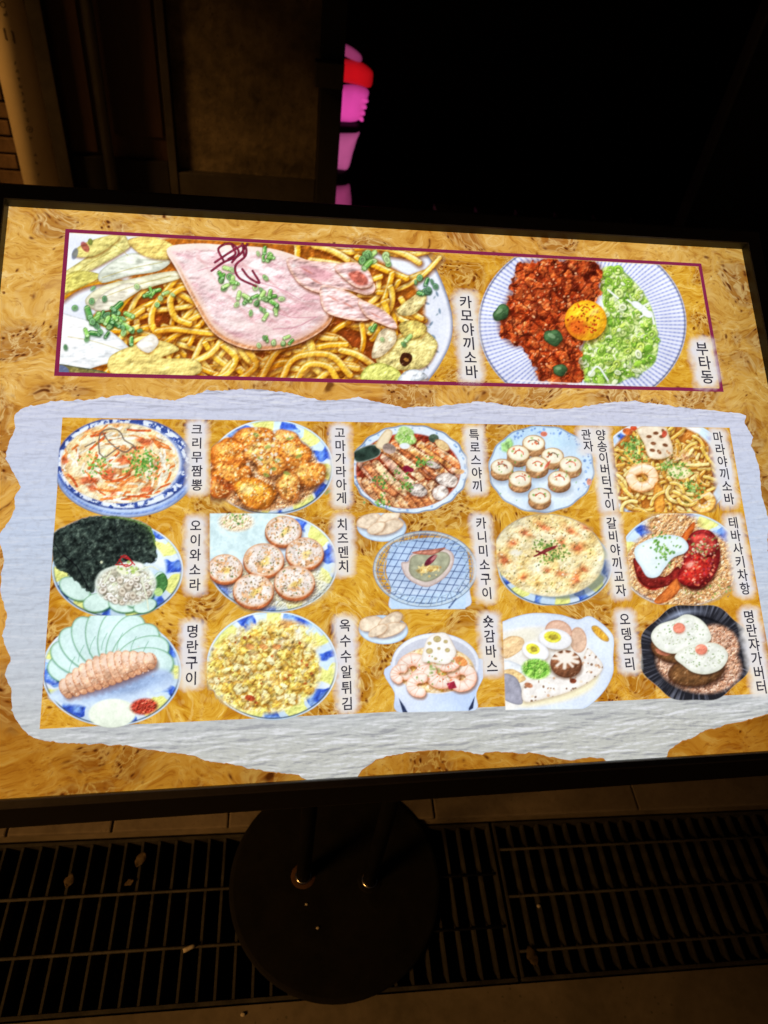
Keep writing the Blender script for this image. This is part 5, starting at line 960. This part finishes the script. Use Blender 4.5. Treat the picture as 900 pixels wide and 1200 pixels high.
def grid_mesh(name, X, Y, rgb, A, z, parent, label=None):
    """vertex coloured print: one flat grid, kept only where there is ink"""
    ny, nx = X.shape; keep = (A > .01); fk = keep[:-1, :-1] | keep[1:, :-1] | keep[:-1, 1:] | keep[1:, 1:]
    use = np.zeros((ny, nx), bool); use[:-1, :-1] |= fk; use[1:, :-1] |= fk; use[:-1, 1:] |= fk; use[1:, 1:] |= fk
    idx = np.full((ny, nx), -1); idx[use] = np.arange(use.sum()); j, i = np.nonzero(fk)
    F = np.stack([idx[j + 1, i], idx[j + 1, i + 1], idx[j, i + 1], idx[j, i]], 1).astype(np.int32)
    co = sheet_xyz(X[use], Y[use], z); me = bpy.data.meshes.new(name)
    me.vertices.add(len(co)); me.vertices.foreach_set('co', co.astype(np.float32).ravel()); nf = len(F)
    me.loops.add(nf * 4); me.loops.foreach_set('vertex_index', F.ravel()); me.polygons.add(nf)
    me.polygons.foreach_set('loop_start', np.arange(0, nf * 4, 4, dtype=np.int32)); me.update(calc_edges=True)
    at = me.color_attributes.new('ink', 'FLOAT_COLOR', 'POINT'); c = np.empty((len(co), 4), np.float32); c[:, :3] = srgb(rgb[use]); c[:, 3] = A[use]
    at.data.foreach_set('color', c.ravel()); o = link(name, me, M['picture'], parent)
    if label: o['label'] = label
    return o
for k, fn in enumerate(PICS):
    p_ = fn(); grid_mesh(p_.name, p_.X, p_.Y, p_.C, p_.A, .0010 + .00002 * k, printed, p_.label)

# captions: a pale glow behind upright columns of Hangul
for k, (txt, a, b, sz) in enumerate(CAPS):
    V = []; F = []; n = len(txt); ua, va = (float(q) for q in sheet_uv(*a)); ub, vb = (float(q) for q in sheet_uv(*b))
    u1, v1 = sheet_uv(a[0] + sz, a[1]); em = float(math.hypot(u1 - ua, v1 - va)) * 1.08; vs_k = min(1.0, (vb - va) / max(1, n - 1) / (em * .93))
    for i, ch in enumerate(txt):
        t = i / max(1, n - 1); g, fs = glyph(ch); u0 = ua + (ub - ua) * t; v0 = va + (vb - va) * t; s0 = len(V)
        for gx, gy in g: V.append(tuple(pp(u0 + gx * em * .96, v0 - gy * em * vs_k, .0022)))
        F += [tuple(s0 + q for q in f) for f in fs]
    me = bpy.data.meshes.new('caption'); me.from_pydata(V, [], F); me.update(); cap = link('caption', me, M['letter'], printed)
    x0 = min(a[0], b[0]) - sz * 1.4; x1 = max(a[0], b[0]) + sz * 1.4; y0 = a[1] - sz * 1.3; y1 = b[1] + sz * 1.3
    X, Y = np.meshgrid(np.linspace(x0, x1, int(x1 - x0) + 1), np.linspace(y0, y1, int(y1 - y0) + 1))
    t = np.clip((Y - a[1]) / (b[1] - a[1]), 0, 1); dx = (X - a[0] - t * (b[0] - a[0])) / (sz * 1.12); dy = np.where(Y < a[1], a[1] - Y, np.where(Y > b[1], Y - b[1], 0)) / (sz * 1.05)
    d = np.sqrt(np.abs(dx) ** 3 + dy ** 3) ** (2 / 3.) + (fbm(X, Y, 6, 3 + k) - .5) * .35; A = np.clip((1.08 - d) / .55, 0, 1) ** 1.1 * .94
    rgb = mixc((238, 230, 216), (226, 226, 236), np.clip(fbm(X, Y, 18, 40 + k) * 1.4 - .2, 0, 1))
    grid_mesh('caption_glow', X, Y, rgb, A, .0016 + .00001 * k, printed)

# ---------------------------------------------------------------- small litter
def litter(name, bm, mat, label, cat): return tag(from_bm(name, bm, mat, None, True), label, cat)
bm = bmesh.new(); lathe(bm, [(.0036, -.011), (.0038, -.004), (.0036, .004), (.0034, .011)], 0, 0, 10, True, Matrix.Translation((-.142, .399, .0050)) @ Matrix.Rotation(.35, 4, 'Z') @ Matrix.Rotation(math.pi / 2, 4, 'Y'))
litter('cigarette_butt', bm, M['filter'], 'pale cigarette butt lying on the left drain grate', 'cigarette butt')
def leaf(x, y, z, s, a, name, label, seed):
    r = random.Random(seed); bm = bmesh.new(); rows = []
    for i in range(9):
        t = i / 8; w = s * .34 * math.sin(math.pi * (t * .92 + .04)) * r.uniform(.75, 1.1); rows.append([(t - .5) * s, w])
    prev = None
    for q, w in rows:
        vs_ = [bm.verts.new((q, -w, s * .10 + r.uniform(-.1, .1) * s * .3)), bm.verts.new((q, 0, r.uniform(0, .05) * s)), bm.verts.new((q, w, s * .12 + r.uniform(-.1, .1) * s * .3))]
        if prev: 
            for k in range(2): bm.faces.new((prev[k], prev[k + 1], vs_[k + 1], vs_[k]))
        prev = vs_
    bmesh.ops.transform(bm, matrix=Matrix.Translation((x, y, z)) @ Matrix.Rotation(a, 4, 'Z'), verts=bm.verts)
    o = litter(name, bm, M['leaf'], label, 'leaf'); md = o.modifiers.new('thickness', 'SOLIDIFY'); md.thickness = .0008
leaf(-.246, .561, .003, .030, 1.1, 'dry_leaf', 'curled dry leaf on the grate near the back edge', 1)
leaf(-.262, .520, .003, .018, .4, 'dry_leaf', 'smaller torn dry leaf just in front of the curled leaf', 2)
leaf(-.372, .532, .003, .026, 1.35, 'dry_leaf', 'narrow dry leaf on the grate at far left', 5)
leaf(.490, .330, .003, .036, 1.8, 'dry_leaf', 'brown dry leaf beside the seam between the two grates', 7)
def pebble(x, y, z, s, label, mat, seed):
    r = random.Random(seed); bm = bmesh.new(); bmesh.ops.create_icosphere(bm, subdivisions=2, radius=s)
    for v in bm.verts: v.co = Vector((v.co.x * 1.25, v.co.y, v.co.z * .7)) * (1 + r.uniform(-.12, .12))
    bmesh.ops.transform(bm, matrix=Matrix.Translation((x, y, z + s * .6)), verts=bm.verts); litter('pebble', bm, mat, label, 'pebble')
pebble(-.044, .290, .0, .0036, 'small pale pebble on the concrete in front of the grate', M['filter'], 1)
pebble(.090, .409, .0155, .0026, 'tiny pale grain on the middle of the round base', M['filter'], 2)
pebble(.071, .451, .0155, .0022, 'tiny pale grain on the base in front of the left pole', M['filter'], 3)
pebble(.528, .415, .001, .0035, 'tiny pale stone on the right drain grate', M['filter'], 5)

# ---------------------------------------------------------------- the shop front behind the board
def thing_box(name, label, cat, *a, bev=.003): return tag(boxobj(name, *a, bev=bev), label, cat)
wall = tag(empty('render_wall', (-.09, 3.28, 0)), 'stained rough rendered wall between the brown door and the dark pillar', 'wall')
bm = bmesh.new(); n = 34                                    # uneven rendered face
vv = [[bm.verts.new((-.372 + .572 * i / n, 3.24 + .005 * (rnd.random() - .5) * (0 if i in (0, n) else 1), .16 + 2.9 * j / 60)) for i in range(n + 1)] for j in range(61)]
for j in range(60):
    for i in range(n): bm.faces.new((vv[j][i], vv[j][i + 1], vv[j + 1][i + 1], vv[j + 1][i]))
from_bm('render_face', bm, M['wall'], wall, True); boxobj('core', -.372, .20, 3.262, 3.42, 0, 3.06, M['wall'], wall); boxobj('skirting', -.374, .20, 3.205, 3.26, 0, .36, M['darkmetal'], wall, bev=.004)
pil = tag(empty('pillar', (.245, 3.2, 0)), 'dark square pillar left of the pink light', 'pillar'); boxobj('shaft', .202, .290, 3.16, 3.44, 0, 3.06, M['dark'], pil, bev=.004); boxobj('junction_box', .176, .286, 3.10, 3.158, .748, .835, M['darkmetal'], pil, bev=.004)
door = tag(empty('door', (-.58, 3.25, 0)), 'dark brown panelled door behind the ivory pipe', 'door')
boxobj('door_leaf', -.80, -.41, 3.26, 3.30, .04, 2.3, M['door'], door); 
boxobj('door_panel', -.618, -.425, 3.246, 3.258, .475, 1.25, M['door'], door, bev=.004); boxobj('door_panel', -.79, -.69, 3.246, 3.258, .40, 1.25, M['door'], door, bev=.004)
boxobj('kick_plate', -.795, -.415, 3.235, 3.258, .05, .385, M['dark'], door, bev=.003)
boxobj('jamb', -.408, -.376, 3.20, 3.32, 0, 2.4, M['darkmetal'], door, bev=.003); boxobj('jamb', -.915, -.802, 3.20, 3.34, 0, 2.4, M['darkmetal'], door, bev=.003)
boxobj('threshold', -.835, -.375, 3.10, 3.195, 0, .05, M['dark'], door, bev=.004); boxobj('lintel', -.915, -.375, 3.2, 3.32, 2.402, 2.6, M['darkmetal'], door)
bm = bmesh.new(); lathe(bm, [(.022, 0), (.022, 2.35)], -.636, 3.16, 20); tag(from_bm('metal_post', bm, M['post'], None, True), 'slim grey metal post standing in front of the brown door', 'post')
bm = bmesh.new(); R_ = .066; lathe(bm, [(R_, 0), (R_, 2.6)], -.885, 3.06, 48); pipe = tag(from_bm('drain_pipe', bm, M['pvc'], None, True), 'thick ivory plastic pipe with printed marks at the left edge', 'pipe')
for f in pipe.data.polygons: f.use_smooth = abs(f.normal.z) < .5
def mark(name, strokes, zc, s, ang=-1.35):
    """ink on the pipe wall: short strokes wrapped round it, reading along its length"""
    bm = bmesh.new()
    for (x0, y0, x1, y1, w) in strokes:
        dx, dy = x1 - x0, y1 - y0; L = math.hypot(dx, dy) or 1; px_, py_ = -dy / L * w, dx / L * w; q = []
        for (x, y) in ((x0 + px_, y0 + py_), (x1 + px_, y1 + py_), (x1 - px_, y1 - py_), (x0 - px_, y0 - py_)):
            a = ang + (y * s) / R_; q.append(bm.verts.new((-.885 + (R_ + .0006) * math.cos(a), 3.06 + (R_ + .0006) * math.sin(a), zc - x * s)))
        bm.faces.new(q)
    o = from_bm(name, bm, M['ink'], pipe)
S_ = [(-.9, -.5, .5, -.5, .14), (.5, -.5, .5, .5, .14), (-.5, .5, .5, .5, .14), (-.5, -.5, -.5, .5, .14), (.5, .5, .95, .5, .14)]
mark('printed_mark', S_, .842, .024)
mark('printed_mark', [(.6 * math.cos(t * .785), .6 * math.sin(t * .785), .6 * math.cos((t + 1) * .785), .6 * math.sin((t + 1) * .785), .09) for t in range(8)] + [(-.25, 0, .25, 0, .09), (0, -.25, 0, .25, .09)], .548, .017)
mark('printed_mark', [(.5 * math.cos(t * .785), .5 * math.sin(t * .785), .5 * math.cos((t + 1) * .785), .5 * math.sin((t + 1) * .785), .09) for t in range(8)], .930, .017)
for zc, s in ((.95, .014), (.905, .014), (.76, .010), (.735, .010), (.71, .010), (.688, .010), (.664, .010), (.640, .010), (.615, .010), (.58, .011), (.515, .012), (.46, .011), (.43, .011), (.385, .011)):
    mark('printed_mark', [(rnd.uniform(-.7, .7), rnd.uniform(-.6, .0), rnd.uniform(-.7, .7), rnd.uniform(.0, .6), .10) for _ in range(3)] + [(-.6, rnd.choice((-.4, .4)), .6, rnd.choice((-.4, .4)), .09)], zc, s)
# brick wall behind the pipe
bw_ = tag(empty('brick_wall', (-1.4, 3.4, 0)), 'dim brown brick wall left of the ivory pipe', 'wall')
boxobj('mortar', -2.6, -.84, 3.352, 3.5, 0, 3.06, M['mortar'], bw_)
bm = bmesh.new(); box(bm, -.094, .094, -.02, .02, -.0275, .0275, None, .004); bmesh.ops.recalc_face_normals(bm, faces=bm.faces); bme = bpy.data.meshes.new('brick'); bm.to_mesh(bme); bm.free(); bme.materials.append(M['brick'])
for j in range(20):
    for i in range(6):
        o = bpy.data.objects.new('brick', bme); col.objects.link(o); o.matrix_basis = Matrix.Translation((-.938 - i * .2 - (.1 if j % 2 else 0), 3.343 + rnd.uniform(-.004, .004), .045 + j * .066)) @ Matrix.Rotation(rnd.uniform(-.012, .012), 4, 'Y')
        o.parent = bw_; o.matrix_parent_inverse = bw_.matrix_basis.inverted()
# unlit entrance on the right
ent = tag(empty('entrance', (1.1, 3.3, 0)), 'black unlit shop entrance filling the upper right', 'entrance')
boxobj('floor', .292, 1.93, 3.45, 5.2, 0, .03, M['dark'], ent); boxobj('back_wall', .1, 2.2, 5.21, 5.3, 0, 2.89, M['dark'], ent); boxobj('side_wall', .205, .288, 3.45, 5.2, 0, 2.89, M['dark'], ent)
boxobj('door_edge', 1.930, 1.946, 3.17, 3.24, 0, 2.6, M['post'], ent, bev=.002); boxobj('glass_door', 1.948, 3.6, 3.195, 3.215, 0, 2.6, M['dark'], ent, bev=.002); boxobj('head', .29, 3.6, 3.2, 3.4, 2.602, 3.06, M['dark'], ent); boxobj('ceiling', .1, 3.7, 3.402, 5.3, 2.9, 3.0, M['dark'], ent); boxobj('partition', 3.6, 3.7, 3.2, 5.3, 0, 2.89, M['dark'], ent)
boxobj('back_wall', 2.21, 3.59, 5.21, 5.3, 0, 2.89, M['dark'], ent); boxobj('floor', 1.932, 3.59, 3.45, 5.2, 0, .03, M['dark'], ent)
bench = tag(empty('low_bench', (1.1, 2.6, 0)), 'barely visible dark slatted bench behind the top of the board', 'bench')
for k in range(6): boxobj('slat', .60 + k * .155, .60 + k * .155 + .138, 2.42, 2.62, .505, .525, M['darkmetal'], bench, bev=.003)
for x in (.64, 1.44): boxobj('leg', x, x + .04, 2.45, 2.59, 0, .504, M['darkmetal'], bench, bev=.003)
boxobj('apron', .62, 1.5, 2.595, 2.612, .44, .5045, M['darkmetal'], bench, bev=.002)
# the lit pink figure
fig = tag(empty('lit_figure', (.35, 3.62, 0)), 'glowing pink and red plastic figure half hidden by the dark pillar', 'light')
def slab(name, pts, y, th, mat, parent=fig):
    P_ = smooth_closed(pts, 4); bm = bmesh.new(); c = P_.mean(0); rings = []; lum = []; m = len(P_)
    for s_, yy, l_ in ((.25, -th, 1.0), (.55, -th * .96, .95), (.78, -th * .82, .82), (.92, -th * .58, .62), (1.0, -th * .15, .40), (1.0, th * .2, .36), (.8, th, .6)):
        rings.append([bm.verts.new((c[0] + (x - c[0]) * s_, y + yy, c[1] + (z - c[1]) * s_)) for x, z in P_]); lum += [l_] * m
    for a, b in zip(rings, rings[1:]):
        for i in range(m): bm.faces.new((a[i], a[(i + 1) % m], b[(i + 1) % m], b[i]))
    bm.faces.new(rings[0]); bm.faces.new(list(reversed(rings[-1]))); o = from_bm(name, bm, mat, parent, True)
    at = o.data.color_attributes.new('lum', 'FLOAT_COLOR', 'POINT'); at.data.foreach_set('color', np.repeat(np.array(lum, np.float32), 4)); return o
slab('crest', [(.258, .800), (.30, .806), (.36, .790), (.404, .762), (.40, .738), (.34, .752), (.30, .770), (.262, .775)], 3.62, .03, M['dimglow'])
slab('head_band', [(.20, .74), (.30, .742), (.345, .742), (.40, .738), (.452, .712), (.462, .69), (.455, .645), (.40, .650), (.30, .66), (.20, .66)], 3.62, .05, M['redglow'])
body = slab('body', [(.20, .63), (.31, .637), (.38, .645), (.445, .632), (.446, .60), (.436, .56), (.424, .52), (.395, .500), (.33, .495), (.20, .50)], 3.62, .055, M['pinkglow'])
for k in range(4): slab('fold', [(.40, .606 - k * .026), (.42, .612 - k * .026), (.442 - k * .004, .606 - k * .026), (.446 - k * .005, .592 - k * .026), (.42, .590 - k * .026)], 3.585, .022, M['pinkglow'], body)
slab('belt', [(.20, .494), (.30, .492), (.40, .494), (.425, .48), (.422, .462), (.38, .452), (.20, .445)], 3.62, .05, M['rubber'])
slab('leg', [(.20, .444), (.33, .446), (.418, .458), (.412, .42), (.398, .36), (.380, .288), (.33, .283), (.20, .28)], 3.62, .04, M['paleglow'])
slab('cuff', [(.20, .278), (.33, .280), (.378, .284), (.382, .25), (.388, .218), (.33, .207), (.20, .205)], 3.62, .036, M['rubber'])
slab('foot', [(.20, .203), (.33, .205), (.390, .214), (.402, .18), (.41, .13), (.41, .04), (.33, .03), (.20, .03)], 3.62, .04, M['dimglow'])
# added unseen slab overhead: keeps the street light off the right-hand side
tag(boxobj('light_blocker', -2.75, 6.0, -4.0, 3.15, 2.62, 2.72, M['dark'], None, bev=.01), kind='structure')
